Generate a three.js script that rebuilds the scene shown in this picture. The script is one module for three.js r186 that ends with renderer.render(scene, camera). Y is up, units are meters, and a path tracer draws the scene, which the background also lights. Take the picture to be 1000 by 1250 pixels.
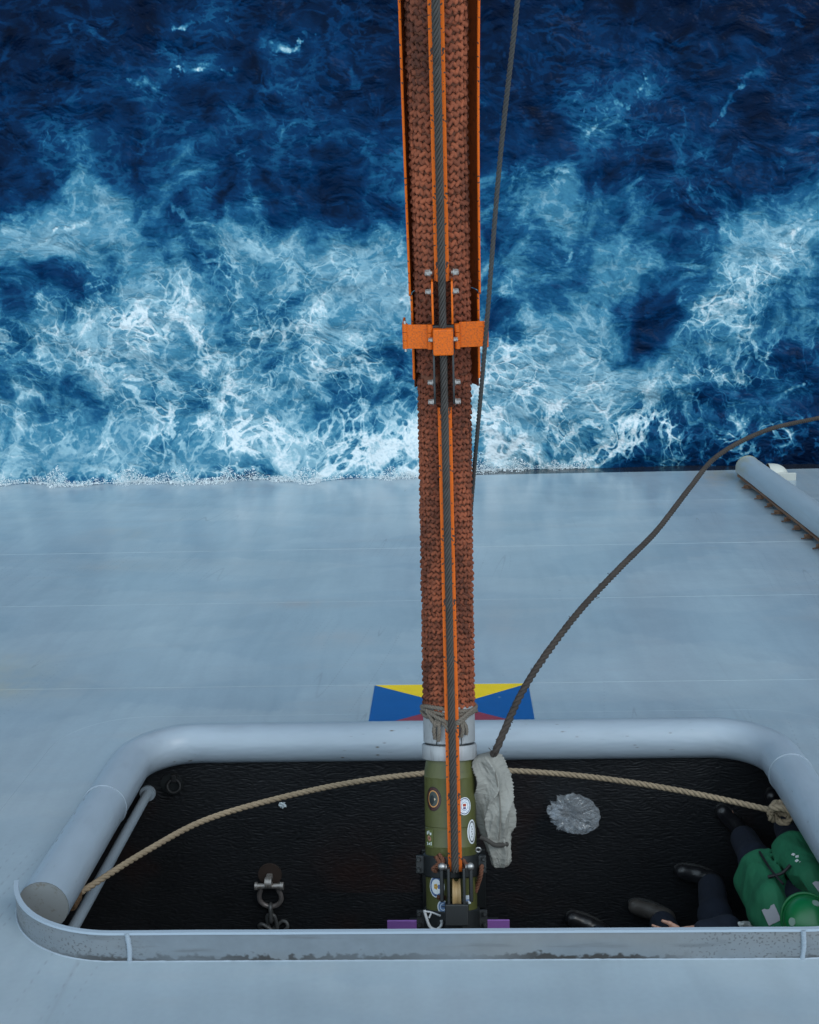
import * as THREE from 'three';
import { mergeGeometries, mergeVertices, toCreasedNormals } from 'three/addons/utils/BufferGeometryUtils.js';
import { RoundedBoxGeometry } from 'three/addons/geometries/RoundedBoxGeometry.js';

// ------------------------------------------------------------------ camera, sky, sun, exposure
const scene = new THREE.Scene();
const camera = new THREE.PerspectiveCamera(45.24, 819 / 1024, 0.05, 4000);
camera.position.set(0, 16.6, 0);                       // on the bridge wing, 3 m outboard of the ship's side, looking down
{
  const back = new THREE.Vector3(0.0372, 0.9768, -0.2108).normalize();
  const right = new THREE.Vector3(0.99914, -0.03256, 0.02544); right.addScaledVector(back, -right.dot(back)).normalize();
  const up = new THREE.Vector3().crossVectors(back, right);
  camera.quaternion.setFromRotationMatrix(new THREE.Matrix4().makeBasis(right, up, back));
}
const renderer = new THREE.WebGLRenderer({ antialias: true });
renderer.setSize(819, 1024);
renderer.toneMapping = THREE.LinearToneMapping;
renderer.toneMappingExposure = 1.64;
renderer.shadowMap.enabled = true;
renderer.shadowMap.type = THREE.PCFSoftShadowMap;
{ // overcast sky: an even, slightly blue cloud sheet
  const W = 128, H = 64, d = new Float32Array(W * H * 4);
  for (let j = 0; j < H; j++) for (let i = 0; i < W; i++) {
    const el = ((j + 0.5) / H - 0.5) * Math.PI, s = Math.max(0, Math.sin(el));
    const L = 0.62 + 0.38 * s, k = (j * W + i) * 4;
    d[k] = 0.80 * L; d[k + 1] = 0.99 * L; d[k + 2] = 1.14 * L; d[k + 3] = 1;
  }
  const sky = new THREE.DataTexture(d, W, H, THREE.RGBAFormat, THREE.FloatType);
  sky.mapping = THREE.EquirectangularReflectionMapping; sky.magFilter = THREE.LinearFilter; sky.minFilter = THREE.LinearFilter; sky.needsUpdate = true;
  scene.background = sky; scene.environment = sky;
}
const sun = new THREE.DirectionalLight(new THREE.Color(1, 0.97, 0.93), 0.5);
sun.position.set(22, 34, -24); sun.target.position.set(0, 9, 2);
sun.castShadow = true; sun.shadow.radius = 60; sun.shadow.mapSize.set(2048, 2048);
Object.assign(sun.shadow.camera, { left: -20, right: 20, top: 20, bottom: -20, near: 1, far: 90 });
scene.add(sun, sun.target);

// ------------------------------------------------------------------ helpers
const V = (x, y, z) => new THREE.Vector3(x, y, z);
let seedState = 12345;
const rnd = () => { seedState = (seedState + 0x6d2b79f5) | 0; let t = Math.imul(seedState ^ (seedState >>> 15), 1 | seedState); t = (t + Math.imul(t ^ (t >>> 7), 61 | t)) ^ t; return ((t ^ (t >>> 14)) >>> 0) / 4294967296; };
const rr = (a, b) => a + (b - a) * rnd();
const clamp = (x, a = 0, b = 1) => Math.min(b, Math.max(a, x));
const smooth = (a, b, x) => { const t = clamp((x - a) / (b - a)); return t * t * (3 - 2 * t); };
const mix = (a, b, t) => a + (b - a) * t;
// gradient noise, 2D, about -0.7 .. 0.7
const PERM = new Uint16Array(2048), GX = new Float32Array(1024), GY = new Float32Array(1024);
for (let i = 0; i < 1024; i++) { PERM[i] = i; const a = rnd() * Math.PI * 2; GX[i] = Math.cos(a); GY[i] = Math.sin(a); }
for (let i = 1023; i > 0; i--) { const j = Math.floor(rnd() * (i + 1)), t = PERM[i]; PERM[i] = PERM[j]; PERM[j] = t; }
for (let i = 0; i < 1024; i++) PERM[i + 1024] = PERM[i];
function noise(x, y) {
  const xf = Math.floor(x), yf = Math.floor(y), fx = x - xf, fy = y - yf, X = xf & 1023, Y = yf & 1023, X1 = (X + 1) & 1023;
  const a = PERM[PERM[X] + Y], b = PERM[PERM[X1] + Y], c = PERM[PERM[X] + ((Y + 1) & 1023)], e = PERM[PERM[X1] + ((Y + 1) & 1023)];
  const u = fx * fx * fx * (fx * (fx * 6 - 15) + 10), v = fy * fy * fy * (fy * (fy * 6 - 15) + 10);
  const n0 = GX[a] * fx + GY[a] * fy, n1 = GX[b] * (fx - 1) + GY[b] * fy, n2 = GX[c] * fx + GY[c] * (fy - 1), n3 = GX[e] * (fx - 1) + GY[e] * (fy - 1);
  return (n0 + (n1 - n0) * u) + ((n2 + (n3 - n2) * u) - (n0 + (n1 - n0) * u)) * v;
}
function fbm(x, y, o) { let s = 0, a = 0.6, t = 0; for (let i = 0; i < o; i++) { s += a * noise(x, y); t += a; a *= 0.5; const nx = x * 1.63 - y * 1.19 + 3.7; y = x * 1.19 + y * 1.63 - 1.3; x = nx; } return s / t; }
const srgb8 = (v) => Math.round(255 * (v <= 0.0031308 ? 12.92 * v : 1.055 * Math.pow(clamp(v), 1 / 2.4) - 0.055));
const LUT = new Uint8Array(4097); for (let i = 0; i <= 4096; i++) LUT[i] = clamp(srgb8(i / 4096), 0, 255);
const enc = (v) => LUT[(clamp(v) * 4096) | 0];
/** colour texture from f(u, v, out) giving linear rgb */
function colourTex(w, h, f, wrapS = THREE.RepeatWrapping, wrapT = THREE.RepeatWrapping) {
  const d = new Uint8Array(w * h * 4), o = [0, 0, 0];
  for (let j = 0; j < h; j++) for (let i = 0; i < w; i++) { f((i + 0.5) / w, (j + 0.5) / h, o); const k = (j * w + i) * 4; d[k] = enc(o[0]); d[k + 1] = enc(o[1]); d[k + 2] = enc(o[2]); d[k + 3] = 255; }
  return finishTex(d, w, h, wrapS, wrapT, true);
}
function greyTex(w, h, f, wrapS = THREE.RepeatWrapping, wrapT = THREE.RepeatWrapping) {
  const d = new Uint8Array(w * h * 4);
  for (let j = 0; j < h; j++) for (let i = 0; i < w; i++) { const v = clamp(f((i + 0.5) / w, (j + 0.5) / h)) * 255, k = (j * w + i) * 4; d[k] = d[k + 1] = d[k + 2] = v; d[k + 3] = 255; }
  return finishTex(d, w, h, wrapS, wrapT, false);
}
function finishTex(d, w, h, wrapS, wrapT, colour) {
  const t = new THREE.DataTexture(d, w, h, THREE.RGBAFormat, THREE.UnsignedByteType);
  t.wrapS = wrapS; t.wrapT = wrapT; t.magFilter = THREE.LinearFilter; t.minFilter = THREE.LinearMipmapLinearFilter; t.generateMipmaps = true;
  if (colour) t.colorSpace = THREE.SRGBColorSpace; t.needsUpdate = true; return t;
}
const mat = (r, g, b, rough, more = {}) => new THREE.MeshPhysicalMaterial({ color: new THREE.Color().setRGB(r, g, b), roughness: rough, ...more });
const used = {};
const numbered = (n) => { const k = used[n] = (used[n] ?? -1) + 1; return k ? `${n}_${String(k).padStart(3, '0')}` : n; };
function shade(o) { o.traverse((m) => { if (m.isMesh) { m.castShadow = true; m.receiveShadow = true; } }); return o; }
function part(name, geometry, material, parent) { const m = new THREE.Mesh(geometry, material); m.name = name; m.castShadow = m.receiveShadow = true; parent.add(m); return m; }
function thing(name, label, category, pos = [0, 0, 0], group) { const o = new THREE.Group(); o.name = numbered(name); o.position.set(...pos); o.userData = { label, category }; if (group) o.userData.group = group; scene.add(o); return o; }
function single(name, label, category, geometry, material) { const m = part(numbered(name), geometry, material, scene); m.userData = { label, category }; return m; }
function setting(name, geometry, material) { const m = part(numbered(name), geometry, material, scene); m.userData = { kind: 'structure' }; return m; }
const box = (w, h, d, x = 0, y = 0, z = 0, r = 0) => { const g = r ? new RoundedBoxGeometry(w, h, d, 2, r) : new THREE.BoxGeometry(w, h, d); g.translate(x, y, z); return g; };
const cyl = (r, len, seg = 16, axis = 'y', x = 0, y = 0, z = 0, r2 = r) => { const g = new THREE.CylinderGeometry(r2, r, len, seg, 1); if (axis === 'x') g.rotateZ(-Math.PI / 2); if (axis === 'z') g.rotateX(Math.PI / 2); g.translate(x, y, z); return g; };
const hex = (r, len, axis, x, y, z) => { // bolt head with chamfer
  const g = new THREE.LatheGeometry([[0, -len / 2], [r, -len / 2], [r, len * 0.3], [r * 0.82, len / 2], [0, len / 2]].map((p) => new THREE.Vector2(...p)), 6).toNonIndexed(); g.computeVertexNormals();
  if (axis === 'x') g.rotateZ(-Math.PI / 2); if (axis === 'z') g.rotateX(Math.PI / 2); g.translate(x, y, z); return g; };
const clean = (g) => { g = g.index ? g.toNonIndexed() : g; for (const k of Object.keys(g.attributes)) if (!['position', 'normal', 'uv'].includes(k)) g.deleteAttribute(k); if (!g.attributes.uv) g.setAttribute('uv', new THREE.BufferAttribute(new Float32Array(g.attributes.position.count * 2), 2)); return g; };
const merge = (list) => mergeGeometries(list.map(clean));
/** a smooth tube along points, with end caps; radius number or f(t) */
function tube(points, radius, seg = 64, radial = 10, closed = false) {
  const curve = !Array.isArray(points) ? points : new THREE.CatmullRomCurve3(points, closed, 'centripetal');
  const g = new THREE.TubeGeometry(curve, seg, typeof radius === 'number' ? radius : 1, radial, closed);
  if (typeof radius !== 'number') { const p = g.attributes.position, n = g.attributes.normal; for (let i = 0; i <= seg; i++) { const c = curve.getPointAt(i / seg), r = radius(i / seg); for (let j = 0; j <= radial; j++) { const k = i * (radial + 1) + j; p.setXYZ(k, c.x + n.getX(k) * r, c.y + n.getY(k) * r, c.z + n.getZ(k) * r); } } }
  return g;
}
/** a laid rope: strands wound round the curve, one merged geometry */
function rope(points, R, strands, lay, stepsPerLay = 14, radial = 6, fuzz = 0) {
  const curve = !Array.isArray(points) ? points : new THREE.CatmullRomCurve3(points, false, 'centripetal'); curve.arcLengthDivisions = 400;
  const L = curve.getLength(), n = Math.ceil(L / lay * stepsPerLay), fr = curve.computeFrenetFrames(n, false), list = [];
  const rs = strands === 3 ? R * 0.56 : R * 0.325, ro = R - rs;
  for (let s = 0; s < strands; s++) {
    const pos = [], nor = [], uv = [], idx = [];
    const ctr = [];
    for (let i = 0; i <= n; i++) { const t = i / n, a = t * L / lay * Math.PI * 2 + s / strands * Math.PI * 2, c = curve.getPointAt(t), f = 1 + fuzz * noise(t * L * 30 + s * 40, 3.1); ctr.push(c.addScaledVector(fr.normals[i], Math.cos(a) * ro * f).addScaledVector(fr.binormals[i], Math.sin(a) * ro * f)); }
    for (let i = 0; i <= n; i++) {
      const T = V().subVectors(ctr[Math.min(n, i + 1)], ctr[Math.max(0, i - 1)]).normalize(), N = fr.normals[i].clone().addScaledVector(T, -fr.normals[i].dot(T)).normalize(), B = V().crossVectors(T, N);
      for (let j = 0; j <= radial; j++) { const a = j / radial * Math.PI * 2, c = Math.cos(a), q = Math.sin(a), r2 = rs * (1 + fuzz * 0.8 * noise(i * 0.9 + s * 17, j * 1.3)); nor.push(N.x * c + B.x * q, N.y * c + B.y * q, N.z * c + B.z * q); pos.push(ctr[i].x + (N.x * c + B.x * q) * r2, ctr[i].y + (N.y * c + B.y * q) * r2, ctr[i].z + (N.z * c + B.z * q) * r2); uv.push(i / n * L, j / radial * rs * 6); }
      if (i < n) for (let j = 0; j < radial; j++) { const a = i * (radial + 1) + j, b = a + radial + 1; idx.push(a, a + 1, b, b, a + 1, b + 1); }
    }
    const g = new THREE.BufferGeometry(); g.setAttribute('position', new THREE.Float32BufferAttribute(pos, 3)); g.setAttribute('normal', new THREE.Float32BufferAttribute(nor, 3)); g.setAttribute('uv', new THREE.Float32BufferAttribute(uv, 2)); g.setIndex(idx); list.push(g);
  }
  return mergeGeometries(list);
}
// ------------------------------------------------------------------ sea
// The churned strip along the hull: x is folded every 16 m so that it runs on along the side; colour is what floats in it (bubbles, foam), plus painted ripple light and shade.
const SX0 = -8.5, SXW = 16, SZ0 = 3.2, SZW = 12;
const blob = (px, py, rx, ry, w, a = 0) => ({ x: (px - 552) * 0.0107, z: (py - 302) * 0.0106, rx: rx * 0.0107, rz: ry * 0.0107, w, c: Math.cos(a), s: Math.sin(a) });
const AER = [[40, 280, 110, 32, 0.75, -0.25], [70, 430, 130, 110, 0.5], [330, 390, 210, 105, 0.62], [170, 350, 60, 60, 0.5], [300, 310, 190, 34, 0.5, 0.1], [430, 320, 90, 40, 0.35], [300, 540, 330, 60, 0.6], [60, 560, 130, 40, 0.45],
  [725, 275, 70, 45, 0.6, 0.6], [640, 330, 90, 60, 0.45], [690, 420, 150, 70, 0.45, -0.4], [800, 330, 160, 36, 0.35], [920, 335, 120, 42, 0.62, -0.45], [860, 430, 150, 50, 0.35, -0.5], [720, 480, 180, 34, 0.45], [960, 285, 60, 30, 0.4], [780, 230, 230, 50, 0.2], [320, 210, 260, 60, 0.22],
  [600, 555, 160, 30, 0.35], [850, 520, 200, 50, 0.26], [980, 400, 80, 80, 0.3], [760, 130, 260, 60, 0.12], [250, 140, 260, 60, 0.14], [120, 230, 150, 40, 0.2], [440, 260, 90, 40, 0.2], [480, 380, 60, 60, 0.35], [560, 250, 60, 50, 0.3],
  [90, 490, 46, 34, -0.5], [470, 480, 70, 60, -0.25], [850, 540, 190, 34, -0.12], [235, 315, 80, 26, -0.45, 0.1], [800, 375, 45, 50, -0.5], [100, 350, 36, 44, -0.3], [520, 280, 50, 36, -0.35], [900, 490, 120, 28, -0.15, -0.3], [690, 320, 40, 24, -0.3], [400, 240, 120, 30, -0.15]].map((a) => blob(...a));
const DEN = [[60, 420, 120, 90, 0.42], [340, 390, 180, 75, 0.5], [170, 375, 50, 50, 0.55], [290, 540, 330, 55, 0.62], [300, 470, 220, 70, 0.35], [650, 450, 110, 50, 0.42, -0.4], [760, 490, 150, 26, 0.45, -0.15], [880, 410, 70, 60, 0.6, 0.4], [930, 340, 90, 36, 0.5, -0.5], [700, 555, 260, 30, 0.52], [930, 540, 140, 30, 0.42], [1000, 450, 60, 40, 0.3], [700, 520, 120, 40, 0.3], [560, 330, 60, 60, 0.25], [420, 330, 120, 40, 0.25], [250, 260, 200, 50, 0.18], [820, 270, 160, 60, 0.18], [300, 130, 300, 60, 0.12], [760, 150, 240, 60, 0.14], [610, 390, 50, 80, 0.3], [480, 560, 80, 40, 0.35], [300, 590, 340, 14, 0.4],
  [90, 490, 46, 34, -0.5], [480, 470, 60, 50, -0.15], [820, 530, 150, 30, -0.1], [300, 440, 60, 26, -0.3], [800, 375, 40, 44, -0.3]].map((a) => blob(...a));
const CREST = [[[0, 272], [45, 286], [85, 268], [115, 248], [150, 236]], [[388, 384], [430, 362], [500, 336]], [[590, 497], [640, 458], [690, 488], [770, 494], [820, 462], [875, 402], [960, 414]], [[880, 356], [905, 332], [960, 302], [1000, 278]],
  [[165, 96], [190, 99], [235, 82], [300, 88]], [[205, 100], [240, 80]], [[325, 65], [365, 58], [390, 48]], [[232, 38], [266, 32]], [[720, 170], [790, 112], [770, 104]], [[868, 168], [905, 112]], [[955, 165], [975, 150], [965, 172]], [[180, 320], [160, 380], [190, 370]], [[350, 585], [355, 545], [340, 500], [320, 480]], [[100, 400], [60, 395], [90, 460], [80, 500]], [[640, 500], [655, 560], [620, 575]], [[830, 575], [930, 520], [1000, 480]]].map((l) => l.map(([px, py]) => [(px - 552) * 0.0107, (py - 302) * 0.0106]));
const gw = 320, gh = 240, gridA = new Float32Array(gw * gh), gridD = new Float32Array(gw * gh), gridC = new Float32Array(gw * gh);
for (let j = 0; j < gh; j++) for (let i = 0; i < gw; i++) {
  const x = SX0 + i / (gw - 1) * SXW, z = SZ0 - j / (gh - 1) * SZW;
  const sum = (list) => { let s = 0; for (const b of list) { const dx = x - b.x, dz = z - b.z, u = (dx * b.c + dz * b.s) / b.rx, v = (-dx * b.s + dz * b.c) / b.rz, q = u * u + v * v; if (q < 9) s += b.w * Math.exp(-q * 0.9); } return s; };
  const side = Math.max(smooth(-5.6, -7.6, x), smooth(4.8, 6.6, x)) * smooth(-1.2, 1.2, z);
  gridA[j * gw + i] = sum(AER) + side * 0.5 + 0.15 * smooth(-0.3, 1.4, z) * smooth(3.2, 1.6, x); gridD[j * gw + i] = sum(DEN) + side * 0.45;
  let best = 9; for (const l of CREST) for (let k = 0; k + 1 < l.length; k++) { const [ax, az] = l[k], [bx, bz] = l[k + 1], ex = bx - ax, ez = bz - az, t = clamp(((x - ax) * ex + (z - az) * ez) / (ex * ex + ez * ez)); best = Math.min(best, Math.hypot(x - ax - ex * t, z - az - ez * t)); }
  gridC[j * gw + i] = best;
}
const grid = (g, x, z) => { const u = clamp((x - SX0) / SXW) * (gw - 1.001), v = clamp((SZ0 - z) / SZW) * (gh - 1.001), i = u | 0, j = v | 0, a = u - i, b = v - j, k = j * gw + i; return mix(mix(g[k], g[k + 1], a), mix(g[k + gw], g[k + gw + 1], a), b); };
const foldX = (x) => { let t = ((x - SX0) / SXW) % 2; if (t < 0) t += 2; return SX0 + (t > 1 ? 2 - t : t) * SXW; };
function seaHeight(x, z) {
  const calm = 0.5 + 0.5 * smooth(-1, 2, z);
  let h = 0.10 * noise(x * 0.42 + 3, z * 0.55) + 0.05 * (1 - 2.6 * Math.abs(noise(x * 0.8 + z * 0.35, z * 1.5 - x * 0.3 + 20))) + 0.022 * (1 - 2.6 * Math.abs(noise(x * 2.1 + z * 0.8, z * 3.4 - x * 0.6 + 40))) + 0.03 * calm * noise(x * 1.7 + 9, z * 2.1);
  if (x > SX0 && x < SX0 + SXW) h += 0.06 * grid(gridD, x, z) + 0.62 * smooth(2.0, 3.1, z) * smooth(0.8, -1.2, x) * (0.75 + 0.6 * noise(x * 1.3, 7));
  return h + 0.05;
}
const RAMP = [[0, 0.0001, 0.0062, 0.025], [0.2, 0.001, 0.026, 0.084], [0.42, 0.008, 0.08, 0.175], [0.62, 0.05, 0.195, 0.295], [0.84, 0.28, 0.45, 0.52], [1.01, 0.66, 0.72, 0.74]];
function cellEdge(x, z) { // distance to the border between cells of a jittered lattice
  const xi = Math.floor(x), zi = Math.floor(z); let a = 9, b = 9;
  for (let j = -1; j <= 1; j++) for (let i = -1; i <= 1; i++) { const h = Math.imul((xi + i) * 374761393 + (zi + j) * 668265263, 1274126177), g = h ^ (h >>> 13), dx = i + (g & 1023) / 1024 - (x - xi), dz = j + ((g >>> 10) & 1023) / 1024 - (z - zi), d = dx * dx + dz * dz; if (d < a) { b = a; a = d; } else if (d < b) b = d; }
  return Math.sqrt(b) - Math.sqrt(a);
}
const TW = 2048, TH = 1536;
const foamHeight = new Float32Array(TW * TH);
const seaColour = (() => {
  const d = new Uint8Array(TW * TH * 4);
  const ridge = (x, z) => Math.max(0, 1 - Math.abs(noise(x, z)) * 2.0);
  // ridged multifractal: filaments that branch into finer ones and clot where they meet
  const lace = (x, z, oct) => { let s = 0, w = 1, amp = 1, tot = 0; for (let i = 0; i < oct; i++) { let r = Math.max(0, 1 - Math.abs(noise(x, z)) * 2.1); r *= r; r *= w; w = clamp(r * 2.2); s += r * amp; tot += amp; amp *= 0.62; const nx = x * 1.72 - z * 1.05 + 5.1; z = x * 1.05 + z * 1.72 - 2.7; x = nx; } return s / tot; };
  for (let j = 0; j < TH; j++) for (let i = 0; i < TW; i++) {
    const x = SX0 + (i + 0.5) / TW * SXW, z = SZ0 - (j + 0.5) / TH * SZW;
    const a1 = noise(x * 0.75 + 5, z * 0.75), a2 = noise(x * 0.75, z * 0.75 + 31), b1 = noise(x * 2.2 + 11, z * 2.2), b2 = noise(x * 2.2, z * 2.2 + 57), c1 = noise(x * 6.3, z * 6.3 + 91), c2 = noise(x * 6.3 + 71, z * 6.3);
    const wx = x + 0.30 * a1 + 0.11 * b1 + 0.035 * c1, wz = z + 0.30 * a2 + 0.11 * b2 + 0.035 * c2;
    const mx = x + 0.4 * a1 + 0.25 * b1 + 0.07 * c1, mz = z + 0.4 * a2 + 0.25 * b2 + 0.07 * c2;
    const nx = x + 0.26 * a1 + 0.075 * b1 + 0.014 * c1, nz = z + 0.26 * a2 + 0.075 * b2 + 0.014 * c2;
    let A = grid(gridA, mx, mz), D = grid(gridD, mx, mz);
    const f1 = fbm(wx * 0.9, wz * 0.9 + 13, 4), f2 = fbm(mx * 2.6 + 50, mz * 2.6, 5), f3 = fbm(mx * 7 + 20, mz * 7, 4);
    const open = smooth(0.6, -1.4, z + 0.6 * a1);
    A = A + (0.75 * f1 + 0.6 * f2 + 0.18 * f3) * (0.35 + 0.65 * smooth(-0.1, 0.6, A)) - 0.06;
    D = clamp(D * 0.9 + 0.5 * f1 + 0.25 * f2);
    const g0 = clamp(0.55 + 1.5 * noise(wx * 1.7 + 77, wz * 1.7)), g1 = clamp(0.5 + 1.6 * noise(wx * 3.1, wz * 3.1 + 33)), g2 = clamp(0.5 + 1.6 * noise(wx * 7 + 5, wz * 7));
    const l1 = lace(wx * 0.85, wz * 0.85 + 3, 6), l2 = lace(nx * 2.1 + 41, nz * 2.1, 5), l3 = lace(nx * 4.6, nz * 4.6 + 61, 4);
    let F = 0;
    const veil = (r, th, soft, w) => { const f = smooth(th, th + soft, r) * w; F = F + f * (1 - F); };
    veil(l1, 0.66 - 0.30 * D, 0.13, clamp(0.15 + 1.0 * D) * (0.35 + 0.6 * g1));
    veil(l2, 0.70 - 0.30 * D, 0.13, clamp(0.05 + 1.1 * D) * (0.3 + 0.7 * g0));
    veil(l3, 0.69 - 0.28 * D, 0.15, clamp(-0.1 + 1.0 * D) * (0.2 + 0.8 * g1));
    // net of bubbles: borders of warped cells, thicker where the foam is dense
    const e1 = cellEdge(nx * 2.3 + 0.22 * c1, nz * 2.3 + 0.22 * c2), e2 = cellEdge(nx * 5.4 + 9 + 0.5 * f3, nz * 5.4 + 0.5 * f2), e3 = cellEdge(nx * 11.5 + 31 + 0.9 * f3, nz * 11.5 + 0.7 * f2), Dn = clamp(D + 0.1);
    veil(1 - e1, 1 - (0.04 + 0.16 * Dn * g1), 0.05 + 0.06 * g0, clamp(-0.02 + 1.15 * Dn) * (0.3 + 0.7 * g0) * smooth(0.1, 0.4, Dn));
    veil(1 - e2, 1 - (0.05 + 0.24 * Dn * g0), 0.10, clamp(-0.08 + 1.15 * Dn) * (0.15 + 0.85 * g1) * smooth(0.15, 0.5, Dn));
    veil(1 - e3, 1 - (0.08 + 0.26 * Dn * g1), 0.18, clamp(-0.15 + 0.95 * Dn) * g0 * g2 * smooth(0.2, 0.6, Dn));
    const solid = smooth(0.95, 1.35, D + 0.55 * f2 + 0.35 * f3 + 0.2 * (g1 - 0.5)); F = F + (1 - F) * solid * (0.65 + 0.35 * g2);
    const cd = grid(gridC, x + 0.13 * b1 + 0.09 * c1, z + 0.13 * b2 + 0.09 * c2) + 0.05 * noise(x * 13, z * 13) + 0.03 * noise(x * 31, z * 31), cw = 0.025 + 0.085 * g1 * g0;
    F = Math.max(F, (1 - smooth(0, cw, cd)) * (0.3 + 0.7 * g2) * (0.25 + 0.75 * g0)); A += 0.26 * Math.exp(-cd * cd * 10) * (0.4 + g0 * 0.6);
    // flecks on the open water, strewn along the wave backs; the finest streaks paint in ripple light
    const st = lace(x * 1.2 + z * 0.5 + 19 + 0.3 * b1, z * 2.4 - x * 0.4 + 0.3 * b2, 5);
    F = Math.max(F, smooth(0.48, 0.7, st) * 0.5 * g0 * g1 * clamp(0.5 + A * 1.5), smooth(0.40, 0.6, lace(x * 2.6 + z * 1.1 + 7 + 0.4 * b1, z * 5.4 - x * 0.9 + 0.4 * b2, 4)) * 0.22 * clamp(0.3 + 1.2 * f1 + A), smooth(0.5, 0.85, l3) * 0.4 * g0 * g1 * clamp(0.25 + A * 1.8));
    const fine = noise(x * 21, z * 21) * 0.6 + noise(x * 43 + 9, z * 43) * 0.4;
    F = clamp(F * (1 + 0.5 * fine)); A += 0.14 * fine * smooth(0.1, 0.6, A) + 0.22 * (l2 - 0.25) * smooth(0, 0.5, A);
    const t1 = smooth(-0.16, 1.02, A), dk = Math.max(0.3, 1 + 1.0 * f2 * (1 - t1) + 0.45 * noise(wx * 4.2 + wz * 2, wz * 8.5 - wx * 1.5) * open);  // ripple shading painted into the colour of the deep water
    let W = t1 * 0.66; W = W + F * (1 - W);
    let q = 0; while (q < 4 && W > RAMP[q + 1][0]) q++;
    const p0 = RAMP[q], p1 = RAMP[q + 1], qt = smooth(0, 1, (W - p0[0]) / (p1[0] - p0[0])) * 0.35 + 0.65 * (W - p0[0]) / (p1[0] - p0[0]), kk = W < 0.22 ? mix(dk, 1, W / 0.22) : 1;
    const r = mix(p0[1], p1[1], qt) * kk, g = mix(p0[2], p1[2], qt) * kk, b = mix(p0[3], p1[3], qt) * kk;
    const k = (j * TW + i) * 4; d[k] = enc(r); d[k + 1] = enc(g); d[k + 2] = enc(b); d[k + 3] = 255;
    foamHeight[j * TW + i] = clamp(0.42 + 0.2 * F * (1 + fine * 0.5) + 0.25 * f2 + 0.16 * (1 - 2.2 * Math.abs(noise(wx * 3.4 + wz * 1.6, wz * 6.5 - wx * 1.3))) + 0.09 * (1 - 2 * Math.abs(noise(wx * 9 + wz * 3, wz * 17 - wx * 3))) + 0.04 * noise(x * 23 + z * 8, z * 40 - x * 8));
  }
  return finishTex(d, TW, TH, THREE.MirroredRepeatWrapping, THREE.MirroredRepeatWrapping, true);
})();
const seaBump = greyTex(TW, TH, (u, v) => foamHeight[Math.min(TH - 1, (v * TH) | 0) * TW + Math.min(TW - 1, (u * TW) | 0)], THREE.MirroredRepeatWrapping, THREE.MirroredRepeatWrapping);
const seaMat = new THREE.MeshPhysicalMaterial({ map: seaColour, bumpMap: seaBump, bumpScale: 0.065, roughness: 0.28, specularIntensity: 0.16, ior: 1.33 });
function seaSheet(xs, zs) {
  const nx = xs.length, nz = zs.length, pos = new Float32Array(nx * nz * 3), uv = new Float32Array(nx * nz * 2), idx = [];
  for (let j = 0; j < nz; j++) for (let i = 0; i < nx; i++) {
    const x = xs[i], z = zs[j], k = j * nx + i; pos[k * 3] = x; pos[k * 3 + 1] = seaHeight(foldX(x), z); pos[k * 3 + 2] = z;
    uv[k * 2] = (x - SX0) / SXW; uv[k * 2 + 1] = (SZ0 - z) / SZW;
    if (i + 1 < nx && j + 1 < nz) idx.push(k, k + 1, k + nx, k + 1, k + nx + 1, k + nx);
  }
  const g = new THREE.BufferGeometry(); g.setAttribute('position', new THREE.BufferAttribute(pos, 3)); g.setAttribute('uv', new THREE.BufferAttribute(uv, 2)); g.setIndex(idx); g.computeVertexNormals(); return g;
}
const range = (a, b, step) => { const n = Math.max(1, Math.round(Math.abs(b - a) / step)), o = []; for (let i = 0; i < n; i++) o.push(a + (b - a) * i / n); return o; };
const seaXs = [...range(-120, -30, 2), ...range(-30, -8.5, 0.25), ...range(-8.5, 7.5, 0.03), ...range(7.5, 30, 0.25), ...range(30, 120, 2), 120];
{ // rows run outboard; the open sea beyond is the same sheet, coarser
  const zs = [...range(3.2, -4.2, 0.03), ...range(-4.2, -9, 0.15), ...range(-9, -40, 0.8), -40].reverse();
  setting('sea', seaSheet(seaXs, zs), seaMat);
  const deepTex = colourTex(512, 512, (u, v, o) => { const n = fbm(u * 24, v * 24, 4), st = Math.max(0, 1 - 2 * Math.abs(noise(u * 40, v * 60))); const f = smooth(0.93, 1, st) * 0.12 * clamp(0.4 + 2 * noise(u * 9, v * 9)); o[0] = mix(0.003 + 0.004 * Math.max(0, n), 0.6, f); o[1] = mix(0.016 + 0.03 * Math.max(0, n), 0.7, f); o[2] = mix(0.055 + 0.06 * Math.max(0, n), 0.75, f); });
  const far = new THREE.PlaneGeometry(6000, 3000, 1, 1); far.rotateX(-Math.PI / 2); far.translate(0, 0.02, -1540); for (let i = 0; i < far.attributes.uv.count; i++) far.attributes.uv.setXY(i, far.attributes.uv.getX(i) * 300, far.attributes.uv.getY(i) * 150);
  setting('open_sea', far, new THREE.MeshPhysicalMaterial({ map: deepTex, roughness: 0.35, specularIntensity: 0.55, ior: 1.33 }));
}
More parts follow.
